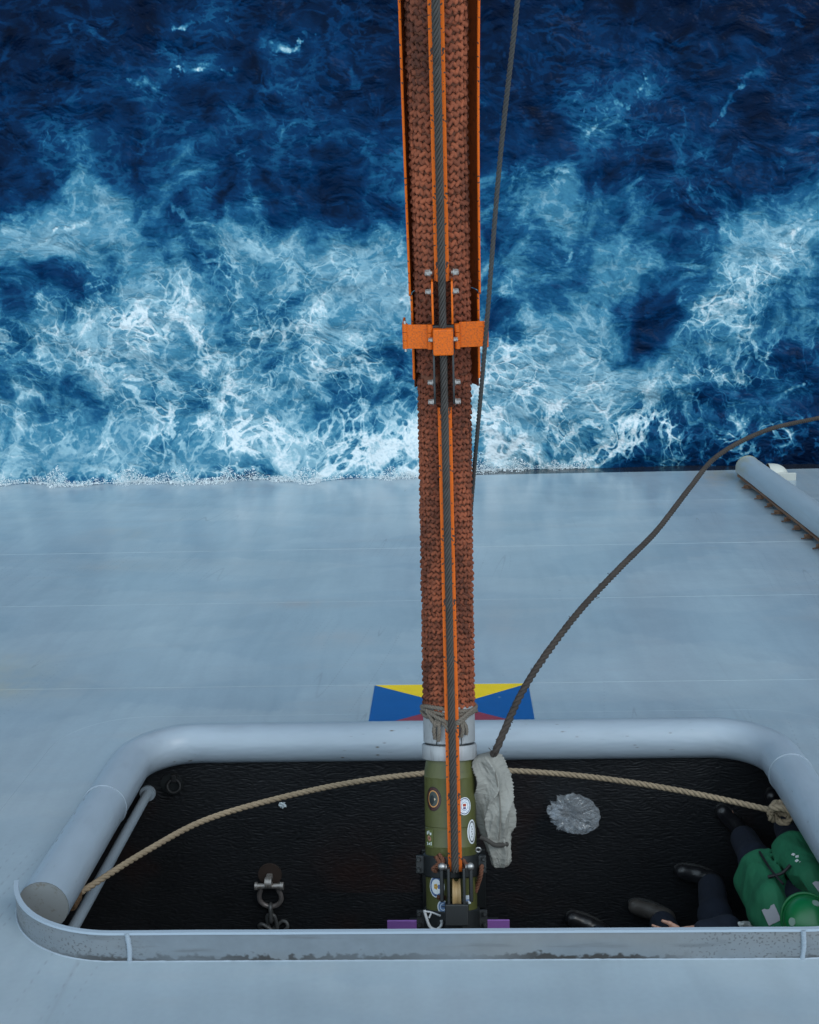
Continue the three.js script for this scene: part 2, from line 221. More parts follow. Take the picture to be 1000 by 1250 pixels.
{ // froth and drops thrown up where the wash meets the plating
  const g = new THREE.IcosahedronGeometry(1, 1), m = [], M = new THREE.Matrix4();
  for (let i = 0; i < 26000; i++) {
    const x = rr(-8, 1.8), clump = clamp(0.35 + 1.5 * noise(x * 1.1, 33) + 0.9 * noise(x * 4, 71)); if (rnd() > 0.15 + clump) continue;
    const reach = 0.05 + 0.30 * clump * clamp(0.5 + noise(x * 2.3, 9) * 2), away = Math.pow(rnd(), 2.4), z = 2.988 - away * reach, up = Math.pow(rnd(), 3) * (1 - away) * (0.08 + 0.5 * clump), r = rnd() < 0.04 ? rr(0.006, 0.011) : rr(0.0018, 0.0055);
    M.makeScale(r * rr(0.8, 1.6), r * rr(0.6, 1), r * rr(0.8, 1.6)).setPosition(x, seaHeight(x, z) + up * 0.6 - 0.003, z); m.push(M.clone());
  }
  const im = new THREE.InstancedMesh(g, mat(0.68, 0.74, 0.76, 0.5), m.length); m.forEach((q, i) => im.setMatrixAt(i, q)); im.name = 'foam_spray'; im.userData = { kind: 'stuff', label: 'white froth and drops along the waterline left of the hose', category: 'foam' }; im.castShadow = im.receiveShadow = true; scene.add(im);
}
// ------------------------------------------------------------------ the ship's side
const HZ = 3;                                        // outer face of the plating
const OX = -0.065;                                   // middle of the opening
// paint: batches of slightly different grey, rust bleeding, scuffs, salt, drips
const HTX = -7.5, HTW = 15, HTH = 15;
const STAINS = [[-3.2, 8.35, 0.36, 0.34, 0.42, [0.42, 0.39, 0.27]], [-3.5, 7.9, 0.4, 0.3, 0.3, [0.42, 0.39, 0.27]], [-3.7, 3.6, 0.5, 0.5, 0.22, [0.4, 0.33, 0.26]], [0.4, 7.1, 0.3, 0.4, 0.12, [0.4, 0.28, 0.2]], [3.35, 1.0, 0.3, 0.6, 0.5, [0.42, 0.37, 0.32]], [3.55, 0.7, 0.2, 0.4, 0.6, [0.34, 0.29, 0.16]], [-1.2, 6.4, 0.5, 0.16, 0.25, [0.36, 0.26, 0.2]], [-0.9, 7.4, 0.4, 0.3, 0.2, [0.38, 0.3, 0.25]], [-3.3, 5.0, 0.6, 0.3, 0.16, [0.35, 0.27, 0.2]], [4.3, 2.2, 0.6, 0.8, 0.15, [0.4, 0.34, 0.25]]];
const hullColour = colourTex(2048, 2048, (u, v, o) => {
  const x = HTX + u * HTW, y = v * HTH;
  const n1 = fbm(x * 0.7 + 3, y * 0.7, 4), n2 = fbm(x * 3.1 + 50, y * 3.1, 4), st = fbm(x * 9 + n1 * 2, y * 0.55 + 9, 4), sh = fbm(x * 0.5 - y * 0.25, y * 3.5, 3);
  let t = 1 + 0.18 * n1 + 0.08 * n2 + 0.10 * st + 0.03 * noise(x * 40, y * 40);
  let r = 0.330 * t, g = 0.402 * t, b = 0.455 * t;
  // repainted patches with uneven, brushed borders
  const pa = smooth(0.0, 0.10, noise(x * 0.55 + 0.12 * n2 + 8, y * 0.9 + 0.2 * n2 + 0.1 * st)), pb = smooth(0.08, 0.16, noise(x * 0.4 + 60, y * 1.3 + 0.18 * n2 + 0.1 * st));
  r *= 1 - 0.08 * pa + 0.06 * pb; g *= 1 - 0.06 * pa + 0.04 * pb; b *= 1 - 0.045 * pa + 0.025 * pb;
  // warm film and runs
  const film = smooth(0.05, 0.45, sh + 0.3 * st) * 0.22; r = mix(r, 0.36, film); g = mix(g, 0.36, film); b = mix(b, 0.36, film);
  const drip = smooth(0.28, 0.5, fbm(x * 14 + 4, y * 0.35 + x * 0.2, 3)) * smooth(-0.05, 0.3, noise(x * 1.3, y * 0.4 + 70)) * 0.20; r = mix(r, 0.20, drip); g = mix(g, 0.20, drip); b = mix(b, 0.20, drip);
  for (const [sx, sy, rx, ry, w, c] of STAINS) { const dx = (x - sx) / rx, dy = (y - sy) / ry, q = dx * dx + dy * dy; if (q < 3) { const k = Math.min(0.8, 1.5 * w) * Math.exp(-q * 1.4) * clamp(0.55 + 1.3 * n2 + 0.8 * st); r = mix(r, c[0], k); g = mix(g, c[1], k); b = mix(b, c[2], k); } }
  // long fine scuffs from lines and fenders, running down the side
  const sc = Math.abs(noise((x + (y - 6) * 0.12) * 7, (y) * 0.18 + 40)), sk = smooth(0.012, 0.0, sc) * smooth(0.12, 0.3, noise(x * 0.8 + 90, y * 0.5)) * 0.35; r = mix(r, 0.17, sk); g = mix(g, 0.17, sk); b = mix(b, 0.17, sk);
  // salt and wet film close to the water
  const wl = smooth(2.6, 0.6, y + 1.6 * noise(x * 1.9, y * 0.3) + 0.5 * n2), ws = wl * clamp(0.4 + 1.4 * fbm(x * 6, y * 0.8, 3)) * 0.3; r = mix(r, 0.24, ws); g = mix(g, 0.36, ws); b = mix(b, 0.44, ws);
  // black boot-topping below the painted edge
  const bt = smooth(0.02, 0, y - 0.42 - 0.02 * n2); r = mix(r, 0.016, bt); g = mix(g, 0.018, bt); b = mix(b, 0.022, bt);
  // chips
  const ch = smooth(0.55, 0.6, noise(x * 17 + 31, y * 17)) * smooth(0.25, 0.4, noise(x * 1.9, y * 1.9 + 17)); r = mix(r, 0.12, ch * 0.8); g = mix(g, 0.09, ch * 0.8); b = mix(b, 0.07, ch * 0.8);
  o[0] = r; o[1] = g; o[2] = b;
}, THREE.MirroredRepeatWrapping, THREE.MirroredRepeatWrapping);
const hullBump = greyTex(1024, 1024, (u, v) => { const x = u * 15, y = v * 15; return 0.5 + 0.42 * Math.cos((x + 0.15 * noise(y, 2)) / 0.65 * Math.PI * 2) * 0.25 + 0.5 * fbm(x * 0.9, y * 0.9, 4) + 0.10 * fbm(x * 8, y * 8, 3); }, THREE.MirroredRepeatWrapping, THREE.MirroredRepeatWrapping);
const hullMat = new THREE.MeshPhysicalMaterial({ map: hullColour, bumpMap: hullBump, bumpScale: 0.011, roughness: 0.22, specularIntensity: 1 });
const uvHull = (g) => { const p = g.attributes.position, n = p.count, uv = new Float32Array(n * 2); for (let i = 0; i < n; i++) { uv[i * 2] = (p.getX(i) - HTX) / HTW; uv[i * 2 + 1] = p.getY(i) / HTH; } g.setAttribute('uv', new THREE.BufferAttribute(uv, 2)); return g; };
const roundRect = (S, x0, y0, x1, y1, r, q = r) => { S.moveTo(x0 + r, y0); S.lineTo(x1 - r, y0); S.absarc(x1 - r, y0 + r, r, -Math.PI / 2, 0); S.lineTo(x1, y1 - q); S.absarc(x1 - q, y1 - q, q, 0, Math.PI / 2); S.lineTo(x0 + q, y1); S.absarc(x0 + q, y1 - q, q, Math.PI / 2, Math.PI); S.lineTo(x0, y0 + r); S.absarc(x0 + r, y0 + r, r, Math.PI, Math.PI * 1.5); return S; };
const plateGeo = (shape, proud) => { const g = new THREE.ExtrudeGeometry(shape, { depth: 0.018, bevelEnabled: false, curveSegments: 16 }); g.translate(0, 0, HZ - proud); return uvHull(g); };
const hull = thing('ship_hull', 'light blue grey welded ship side with a rounded opening above the foaming sea', 'ship');
{
  const G = 0.003, rows = [[-2, 2.32], [2.32, 4.43], [4.43, 6.34], [6.34, 8.43]], cuts = [-48, -36, -24, -14, -6.8, 6.9, 14, 24, 36, 48];
  rows.forEach(([y0, y1], j) => { for (let i = 0; i + 1 < cuts.length; i++) { const off = (i === 4 ? 0 : (j % 2 ? 1.7 : -1.4)), x0 = cuts[i] + (i === 4 ? 0 : 0), S = new THREE.Shape(); S.moveTo(x0 + G, y0 + G); S.lineTo(cuts[i + 1] - G, y0 + G); S.lineTo(cuts[i + 1] - G, y1 - G); S.lineTo(x0 + G, y1 - G); part('hull_plate', plateGeo(S, (rnd() - 0.5) * 0.003), hullMat, hull); } });
  for (let i = 0; i + 1 < cuts.length; i++) {
    const S = new THREE.Shape(); const x0 = cuts[i] + G, x1 = cuts[i + 1] - G; S.moveTo(x0, 8.43 + G); S.lineTo(x1, 8.43 + G); S.lineTo(x1, 14.2); S.lineTo(x0, 14.2);
    if (i === 4) S.holes.push(roundRect(new THREE.Path(), -2.55 - G, 8.99 - G, 2.42 + G, 12.45 + G, 0.5));
    part('hull_plate', plateGeo(S, 0), hullMat, hull);
  }
  const I = roundRect(new THREE.Shape(), -2.55 + G, 8.99 + G, 2.42 - G, 12.45 - G, 0.5); I.holes.push(roundRect(new THREE.Path(), OX - 1.985, 9.44, OX + 2.03, 11.822, 0.4, 0.55));
  part('insert_plate', plateGeo(I, 0.002), hullMat, hull);
  // weld beads between the strakes
  const bead = (pts, r, seg) => uvHull(tube(pts, (t) => r * (1 + 0.12 * noise(t * seg * 1.7, pts[0].y * 9)), seg, 6));
  for (const y of [2.32, 4.43, 6.34, 8.43]) part('weld_seam', bead([V(-14, y, HZ + 0.003), V(0, y + 0.004, HZ + 0.003), V(14, y - 0.003, HZ + 0.003)], 0.0048, 260), hullMat, hull);
  part('weld_seam', bead([V(-14, 10.82, HZ + 0.003), V(-8, 10.822, HZ + 0.003), V(-2.56, 10.825, HZ + 0.003)], 0.005, 160), hullMat, hull);
  part('weld_seam', bead([V(14, 10.82, HZ + 0.003), V(8, 10.822, HZ + 0.003), V(2.43, 10.825, HZ + 0.003)], 0.005, 160), hullMat, hull);
  const c = roundRect(new THREE.Path(), -2.55, 8.99, 2.42, 12.45, 0.5).getSpacedPoints(220).map((p) => V(p.x, p.y, HZ + 0.002));
  part('weld_seam', bead(c, 0.005, 320), hullMat, hull);
  for (const x of [-6.8, 6.9]) part('weld_seam', bead([V(x, -1, HZ + 0.002), V(x, 6, HZ + 0.002), V(x, 14, HZ + 0.002)], 0.005, 160), hullMat, hull);
}
// the rounded lip: one bent pipe along the sill and up both sides
const lipTex = colourTex(512, 512, (u, v, o) => { const n = fbm(u * 40, v * 9, 4), s = smooth(0.44, 0.52, noise(u * 170 + 7, v * 44)) * smooth(0.1, 0.3, noise(u * 13, v * 4)), d = smooth(0.1, 0.5, fbm(u * 30 + 60, v * 7, 4)) * 0.25; const t = 1 + 0.10 * n; o[0] = mix(mix(0.315 * t, 0.2, d), 0.10, s); o[1] = mix(mix(0.375 * t, 0.23, d), 0.08, s); o[2] = mix(mix(0.435 * t, 0.27, d), 0.06, s); });
const lipBump = greyTex(512, 512, (u, v) => 0.5 + 0.35 * fbm(u * 16, v * 5, 4) + 0.1 * noise(u * 90, v * 30));
const lipMat = new THREE.MeshPhysicalMaterial({ map: lipTex, bumpMap: lipBump, bumpScale: 0.006, roughness: 0.34 });
const capTex = colourTex(256, 256, (u, v, o) => { const n = fbm(u * 6, v * 6, 4), m = fbm(u * 22, v * 22, 3), d = smooth(0.1, 0.5, n + 0.5 * m); o[0] = mix(0.22, 0.16, d); o[1] = mix(0.235, 0.15, d); o[2] = mix(0.24, 0.13, d); });
{
  const r = 0.36, xl = OX - 1.905, xr = OX + 1.945, yb = 9.475, yt = 11.40, z = 2.985, P = new THREE.CurvePath();
  P.add(new THREE.LineCurve3(V(xl, yt, z), V(xl, yb + r, z)));
  const arc = (cx, a0) => { const pts = []; for (let i = 0; i <= 12; i++) { const a = a0 + i / 12 * Math.PI / 2; pts.push(V(cx + Math.cos(a) * r, yb + r + Math.sin(a) * r, z)); } return new THREE.CatmullRomCurve3(pts); };
  P.add(arc(xl + r, Math.PI)); P.add(new THREE.LineCurve3(V(xl + r, yb, z), V(xr - r, yb, z))); P.add(arc(xr - r, Math.PI * 1.5)); P.add(new THREE.LineCurve3(V(xr, yb + r, z), V(xr, yt, z)));
  const pts = P.getSpacedPoints(300), curve = new THREE.CatmullRomCurve3(pts), L = curve.getLength();
  const g = tube(curve, (t) => 0.122 * (1 + 0.012 * noise(t * 40, 3) + 0.008 * noise(t * 120, 9)), 360, 28);
  for (let i = 0; i < g.attributes.uv.count; i++) g.attributes.uv.setXY(i, g.attributes.uv.getX(i) * 1.0, g.attributes.uv.getY(i));
  const lip = part('opening_lip', g, lipMat, hull);
  const capMat = new THREE.MeshPhysicalMaterial({ map: capTex, roughness: 0.75 });
  for (const x of [xl, xr]) { const c = new THREE.CircleGeometry(0.1215, 32); c.rotateX(-Math.PI / 2); c.translate(x, yt - 0.004, z); const cap = part('end_cap', c, capMat, lip); cap.userData.label = 'dirty grey flat end of the rounded lip'; }
  // girth welds
  for (const [x, y] of [[xl, 10.35], [xr, 10.02]]) { const t = new THREE.TorusGeometry(0.1235, 0.004, 6, 40); t.rotateX(Math.PI / 2); t.rotateZ(0.05); t.translate(x, y, z); part('girth_weld', t, lipMat, lip); }
}
// drip ledge round the top of the opening: flat bar standing out from the plating, in three lengths
const ledgeTex = colourTex(2048, 256, (u, v, o) => { // u along, v from the hull (0) to the outer edge (1)
  const s = u * 6.4, d = v * 0.13, n = fbm(s * 5, d * 9, 4), m = fbm(s * 26, d * 26, 3);
  let r = 0.165, g = 0.195, b = 0.222; const t = 1 + 0.18 * n + 0.1 * m; r *= t; g *= t; b *= t;
  const warm = smooth(0.0, 0.5, fbm(s * 1.1 + 30, d * 3, 3) + 0.15) * 0.35; r = mix(r, 0.25, warm); g = mix(g, 0.22, warm); b = mix(b, 0.18, warm);
  const zone = smooth(0.0, 0.25, noise(s * 0.9 + 4, 2.2) + 0.12), pit = smooth(0.26, 0.36, noise(s * 95, d * 95) + 0.25 * noise(s * 6, d * 14)) * zone;
  const dirt = smooth(0.05, 0.35, m * 0.9 + 0.7 * n + 0.66 - d * 17) * clamp(0.62 + noise(s * 1.6, 5) * 2.0);
  const smear = smooth(0.12, 0.45, fbm(s * 2.2 + 15, d * 22, 4)) * 0.75;
  const k = clamp(Math.max(pit * 0.5, dirt * 0.9)); r = mix(mix(r, 0.11, smear), 0.022, k); g = mix(mix(g, 0.12, smear), 0.017, k); b = mix(mix(b, 0.13, smear), 0.013, k);
  o[0] = r; o[1] = g; o[2] = b;
}, THREE.ClampToEdgeWrapping, THREE.ClampToEdgeWrapping);
{
  const ledgeMat = new THREE.MeshPhysicalMaterial({ map: ledgeTex, roughness: 0.55 }), rimMat = mat(0.36, 0.43, 0.5, 0.35);
  const yT = 11.83, x0 = OX - 2.035, x1 = OX + 2.085, R = 0.58, th = 0.014, w = 0.128, path = [];
  for (let i = 3; i <= 20; i++) { const a = Math.PI - i / 20 * Math.PI / 2; path.push([x0 + R + Math.cos(a) * R, yT - R + Math.sin(a) * R, Math.cos(a), Math.sin(a)]); }
  for (let i = 1; i <= 40; i++) path.push([mix(x0 + R, x1 - R, i / 40), yT, 0, 1]);
  for (let i = 1; i <= 17; i++) { const a = Math.PI / 2 - i / 20 * Math.PI / 2; path.push([x1 - R + Math.cos(a) * R, yT - R + Math.sin(a) * R, Math.cos(a), Math.sin(a)]); }
  let s = 0; path.forEach((p, i) => { if (i) s += Math.hypot(p[0] - path[i - 1][0], p[1] - path[i - 1][1]); p[4] = s; });
  const bar = (from, to, z0, z1, t0, t1) => { // section between hull face z0 and edge z1, normal offsets t0..t1
    const pos = [], uv = [], idx = []; const P = path.filter((p) => p[4] >= from - 1e-6 && p[4] <= to + 1e-6), sec = [[z0, t1], [z1, t1], [z1, t1], [z1, t0], [z1, t0], [z0, t0]], vv = [0, 1, 1, 1, 1, 0];
    P.forEach((p, i) => { const wob = 0.002 * noise(p[4] * 3, 4); sec.forEach(([z, t], k) => { pos.push(p[0] + p[2] * (t + wob), p[1] + p[3] * (t + wob), z); uv.push(p[4] / 6.4, vv[k]); }); if (i + 1 < P.length) for (let k = 0; k < 5; k += 2) { const a = i * 6 + k; idx.push(a, a + 1, a + 6, a + 1, a + 7, a + 6); } });
    const e = pos.length / 3; for (const i of [0, P.length - 1]) { const q = [0, 1, 3, 5].map((k) => i * 6 + k), b = pos.length / 3; q.forEach((k) => { pos.push(pos[k * 3], pos[k * 3 + 1], pos[k * 3 + 2]); uv.push(0.5, 0.5); }); idx.push(b, b + 1, b + 2, b, b + 2, b + 3); }
    const g = new THREE.BufferGeometry(); g.setAttribute('position', new THREE.Float32BufferAttribute(pos, 3)); g.setAttribute('uv', new THREE.Float32BufferAttribute(uv, 2)); g.setIndex(idx); g.computeVertexNormals(); return g;
  };
  const top = path.map((p, i) => [p, i]).filter(([p]) => p[3] === 1), near = (x) => top.reduce((a, q) => (Math.abs(q[0][0] - x) < Math.abs(a[0][0] - x) ? q : a))[1];
  const j1 = near(-1.42), j2 = near(1.42), last = path.length - 1;
  for (const [a, b] of [[0, j1], [j1, j2], [j2, last]]) {
    const ledge = part('drip_ledge', bar(path[a][4], path[b][4], HZ + 0.002, HZ - w, 0, th), ledgeMat, hull);
    part('edge_rim', bar(path[a][4], path[b][4], HZ - w - 0.0005, HZ - w - 0.012, -0.004, th + 0.003), rimMat, ledge);
  }
  const jx = [path[j1][0], path[j2][0]];
  for (const x of jx) part('joint_weld', tube([V(x, yT + th + 0.001, HZ - 0.002), V(x + 0.004, yT + th + 0.001, HZ - 0.06), V(x - 0.002, yT + th + 0.001, HZ - w - 0.01)], (t) => 0.011 * (1 + 0.3 * noise(t * 20, x)), 30, 8), lipMat, hull);
  part('fillet_weld', tube(path.map((p) => V(p[0] + p[2] * (th + 0.002), p[1] + p[3] * (th + 0.002), HZ)), (t) => 0.006 * (1 + 0.4 * noise(t * 160, 2)), 400, 6), lipMat, hull);
}
// signal flag painted below the opening: four triangles meeting in the middle
{
  const x0 = -0.585, x1 = 0.487, y0 = 8.452, y1 = 9.24, cx = (x0 + x1) / 2 + 0.01, cy = 8.855, z = HZ - 0.004;
  const fl = new THREE.Group(); fl.name = 'painted_flag'; fl.userData.label = 'blue, yellow and red four triangle flag painted below the opening'; hull.add(fl);
  const paint = (r, g, b) => { const t = colourTex(128, 128, (u, v, o) => { const n = 1 + 0.12 * fbm(u * 9, v * 9, 4), c = smooth(0.5, 0.58, noise(u * 26 + r * 50, v * 26)) * 0.5; o[0] = mix(r * n, 0.3, c); o[1] = mix(g * n, 0.35, c); o[2] = mix(b * n, 0.4, c); }); return new THREE.MeshPhysicalMaterial({ map: t, roughness: 0.4, side: THREE.DoubleSide }); };
  const tri = (a, b) => { const S = new THREE.Shape(); S.moveTo(...a); S.lineTo(...b); S.lineTo(cx, cy); const g = new THREE.ExtrudeGeometry(S, { depth: 0.0015, bevelEnabled: false }); g.translate(0, 0, z); return g; };
  const blue = paint(0.006, 0.088, 0.30);
  part('flag_triangle', tri([x0, y0], [x1, y0]), paint(0.86, 0.60, 0.002), fl); part('flag_triangle', tri([x0, y1], [x0, y0]), blue, fl); part('flag_triangle', tri([x1, y0], [x1, y1]), blue, fl); part('flag_triangle', tri([x1, y1], [x0, y1]), paint(0.26, 0.035, 0.055), fl);
}
// main deck above and the space inside the opening
const FL = 9.5;
const deckTex = colourTex(1024, 1024, (u, v, o) => { const x = u * 4, y = v * 4, n = fbm(x * 3, y * 3, 4), f = noise(x * 60, y * 60), rust0 = smooth(0.16, 0.5, fbm(x * 1.3 + 7, y * 1.3 + 2, 4)) * 0.5, sp = smooth(0.60, 0.66, noise(x * 38 + 11, y * 38)); const bs = Math.exp(-((x - 3.45) ** 2 / 0.09 + (y - 3.85) ** 2 / 0.05)) * clamp(0.5 + 1.5 * n); const t = 0.0105 * (1 + 0.5 * n + 0.4 * f); const rust = Math.max(rust0, bs * 0.9); o[0] = mix(mix(t, 0.03, rust), 0.12, sp * 0.35); o[1] = mix(mix(t * 1.08, 0.010, rust), 0.12, sp * 0.35); o[2] = mix(mix(t * 1.25, 0.006, rust), 0.12, sp * 0.35); });
const deckBump = greyTex(1024, 1024, (u, v) => { const x = u * 4, y = v * 4; return 0.5 + 0.35 * (1 - 3 * Math.abs(noise(x * 15 + 0.8 * noise(x * 9, y * 9), y * 62 + 2.6 * noise(x * 6, y * 7)))) * 0.7 + 0.3 * noise(x * 30, y * 90) + 0.12 * fbm(x * 60, y * 60, 2); });
{
  const g = new THREE.PlaneGeometry(6, 3.2); g.rotateX(-Math.PI / 2); g.translate(OX, FL, HZ + 0.02 + 1.6); const p = g.attributes.position; for (let i = 0; i < p.count; i++) g.attributes.uv.setXY(i, p.getX(i) / 4, p.getZ(i) / 4);
  setting('recess_floor', g, new THREE.MeshPhysicalMaterial({ map: deckTex, bumpMap: deckBump, bumpScale: 0.0065, roughness: 0.5, specularIntensity: 0.7 }));
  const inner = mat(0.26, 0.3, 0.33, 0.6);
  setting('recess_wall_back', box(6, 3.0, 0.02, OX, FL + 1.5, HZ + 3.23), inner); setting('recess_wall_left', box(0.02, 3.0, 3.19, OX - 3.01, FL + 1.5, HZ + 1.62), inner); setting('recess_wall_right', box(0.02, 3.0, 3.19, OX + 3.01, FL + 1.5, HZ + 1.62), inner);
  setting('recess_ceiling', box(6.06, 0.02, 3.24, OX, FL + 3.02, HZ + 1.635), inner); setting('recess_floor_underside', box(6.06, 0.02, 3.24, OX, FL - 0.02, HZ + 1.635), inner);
  setting('upper_deck', box(96, 0.03, 14, 0, 14.2, HZ + 7.0), mat(0.12, 0.14, 0.15, 0.7));
  // thin stanchion pipe behind the left side of the lip
  part('inner_pipe', merge([cyl(0.03, 2.6, 16, 'y', -1.955, FL + 1.3, 3.3), cyl(0.05, 0.02, 16, 'y', -1.955, FL + 0.012, 3.3)]), mat(0.28, 0.335, 0.385, 0.4), hull);
}
// ------------------------------------------------------------------ fuel hose, hung from its span wire, running out from the receiver
// centre line: world x and y as functions of z (metres outboard negative)
const hx = (z) => 0.001 * z * z - 0.008 * z - 0.038 - 0.013 * smooth(0.8, -0.8, z), hy = (z) => z < -3 ? hy(-3) + (hy(-3) - hy(-2.9)) * 10 * (-3 - z) * 1.0 : -0.006 * z * z * z + 0.133 * z * z - 0.272 * z + 10.593;
const hp = (z) => V(hx(z), hy(z), z);
function frameAt(z) { const T = hp(z + 0.01).sub(hp(z - 0.01)).normalize(), B = V(1, 0, 0).addScaledVector(T, -T.x).normalize(), N = V().crossVectors(T, B).normalize(); if (N.y < 0) N.negate(); return { C: hp(z), T, B, N }; }
/** matrix that puts local x along B (across), y along N (up), z along T (inboard) */
function at(z, across = 0, up = 0) { const f = frameAt(z), m = new THREE.Matrix4().makeBasis(f.B, f.N, f.T); const p = f.C.addScaledVector(f.B, across).addScaledVector(f.N, up); return m.setPosition(p); }
const put = (g, z, across = 0, up = 0) => { g.applyMatrix4(at(z, across, up)); return g; };
/** sweep a closed or open section [[across, up], ...] along z0..z1 */
function sweep(section, z0, z1, step = 0.05, closed = true, wob = 0, fn = null) {
  const n = Math.max(1, Math.ceil((z1 - z0) / step)), pos = [], uv = [], idx = [], m = section.length, per = closed ? m : m - 1; let s = 0, prev = null;
  for (let i = 0; i <= n; i++) {
    const t = i / n, z = z0 + (z1 - z0) * t, f = frameAt(z); if (prev) s += f.C.distanceTo(prev); prev = f.C.clone();
    let q = 0; for (let k = 0; k < per; k++) for (const e of [0, 1]) { let [a, u] = section[(k + e) % m]; if (fn) [a, u] = fn(a, u, t, z); const p = f.C.clone().addScaledVector(f.B, a).addScaledVector(f.N, u); pos.push(p.x, p.y, p.z); const [a0, u0] = section[k], [a1, u1] = section[(k + 1) % m]; if (e) q += Math.hypot(a1 - a0, u1 - u0); uv.push(s, q); }
    if (i < n) for (let k = 0; k < per; k++) { const a = (i * per + k) * 2, b = a + per * 2; idx.push(a, a + 1, b, a + 1, b + 1, b); }
  }
  if (closed) for (const i of [0, n]) { const b = pos.length / 3, c = [0, 0, 0]; for (let k = 0; k < m; k++) { const a = ((i * per + k) * 2) * 3; pos.push(pos[a], pos[a + 1], pos[a + 2]); uv.push(0, 0); c[0] += pos[a]; c[1] += pos[a + 1]; c[2] += pos[a + 2]; } if (m === 4) idx.push(b, b + 1, b + 2, b, b + 2, b + 3); }
  const g = new THREE.BufferGeometry(); g.setAttribute('position', new THREE.Float32BufferAttribute(pos, 3)); g.setAttribute('uv', new THREE.Float32BufferAttribute(uv, 2)); g.setIndex(idx); g.computeVertexNormals(); return g;
}
const rectSec = (a0, a1, u0, u1) => [[a0, u0], [a1, u0], [a1, u1], [a0, u1]];
/** lathe along the hose: profile [[z, r], ...] */
function ringAlong(profile, seg = 40) {
  const pos = [], idx = [], uv = [];
  profile.forEach(([z, r], i) => { const f = frameAt(z); for (let j = 0; j <= seg; j++) { const a = j / seg * Math.PI * 2, p = f.C.clone().addScaledVector(f.B, Math.sin(a) * r).addScaledVector(f.N, Math.cos(a) * r); pos.push(p.x, p.y, p.z); uv.push(j / seg, z); } if (i) for (let j = 0; j < seg; j++) { const a = (i - 1) * (seg + 1) + j, b = a + seg + 1; idx.push(a, a + 1, b, a + 1, b + 1, b); } });
  let g = new THREE.BufferGeometry(); g.setAttribute('position', new THREE.Float32BufferAttribute(pos, 3)); g.setAttribute('uv', new THREE.Float32BufferAttribute(uv, 2)); g.setIndex(idx); return toCreasedNormals(g, 0.6);
}
const OUT = -4.4;                                    // how far outboard the rig is built
// materials
const orangeTex = colourTex(512, 512, (u, v, o) => { const x = u * 2, y = v * 2, n = fbm(x * 5, y * 5, 4), c = smooth(0.30, 0.36, noise(x * 34, y * 34) + 0.6 * noise(x * 6 + 9, y * 6)), r = smooth(0.15, 0.45, fbm(x * 3 + 30, y * 12, 4)); const t = 1 + 0.22 * n; o[0] = mix(mix(0.62 * t, 0.34, r * 0.5), 0.06, c); o[1] = mix(mix(0.112 * t, 0.055, r * 0.5), 0.035, c); o[2] = mix(mix(0.003 * t, 0.02, r * 0.5), 0.03, c); });
const orangeMat = new THREE.MeshPhysicalMaterial({ map: orangeTex, roughness: 0.55, specularIntensity: 0.5, side: THREE.DoubleSide });
const rustTex = colourTex(512, 512, (u, v, o) => { const x = u * 2, y = v * 2, n = fbm(x * 4, y * 4, 4), c = smooth(0.2, 0.4, noise(x * 22, y * 22)); const t = 1 + 0.35 * n; o[0] = mix(0.30 * t, 0.12, c * 0.6); o[1] = mix(0.062 * t, 0.035, c * 0.6); o[2] = mix(0.016 * t, 0.014, c * 0.6); });
const rustMat = new THREE.MeshPhysicalMaterial({ map: rustTex, roughness: 0.65, specularIntensity: 0.5, side: THREE.DoubleSide });
const wireTex = colourTex(256, 256, (u, v, o) => { const n = fbm(u * 12, v * 12, 4), t = 1 + 0.6 * n; o[0] = 0.052 * t; o[1] = 0.047 * t; o[2] = 0.043 * t; });
const wireMat = new THREE.MeshPhysicalMaterial({ map: wireTex, roughness: 0.6, specularIntensity: 0.5 });
const steel = mat(0.42, 0.41, 0.40, 0.38, { metalness: 0.8 }), blackSteel = mat(0.014, 0.016, 0.017, 0.42), darkSteel = mat(0.03, 0.033, 0.034, 0.5, { metalness: 0.3 });
const boltTex = colourTex(64, 64, (u, v, o) => { const n = smooth(0.0, 0.4, fbm(u * 5, v * 5, 3)); o[0] = mix(0.34, 0.12, n); o[1] = mix(0.32, 0.07, n); o[2] = mix(0.30, 0.04, n); });
const boltMat = new THREE.MeshPhysicalMaterial({ map: boltTex, roughness: 0.45, metalness: 0.6 });

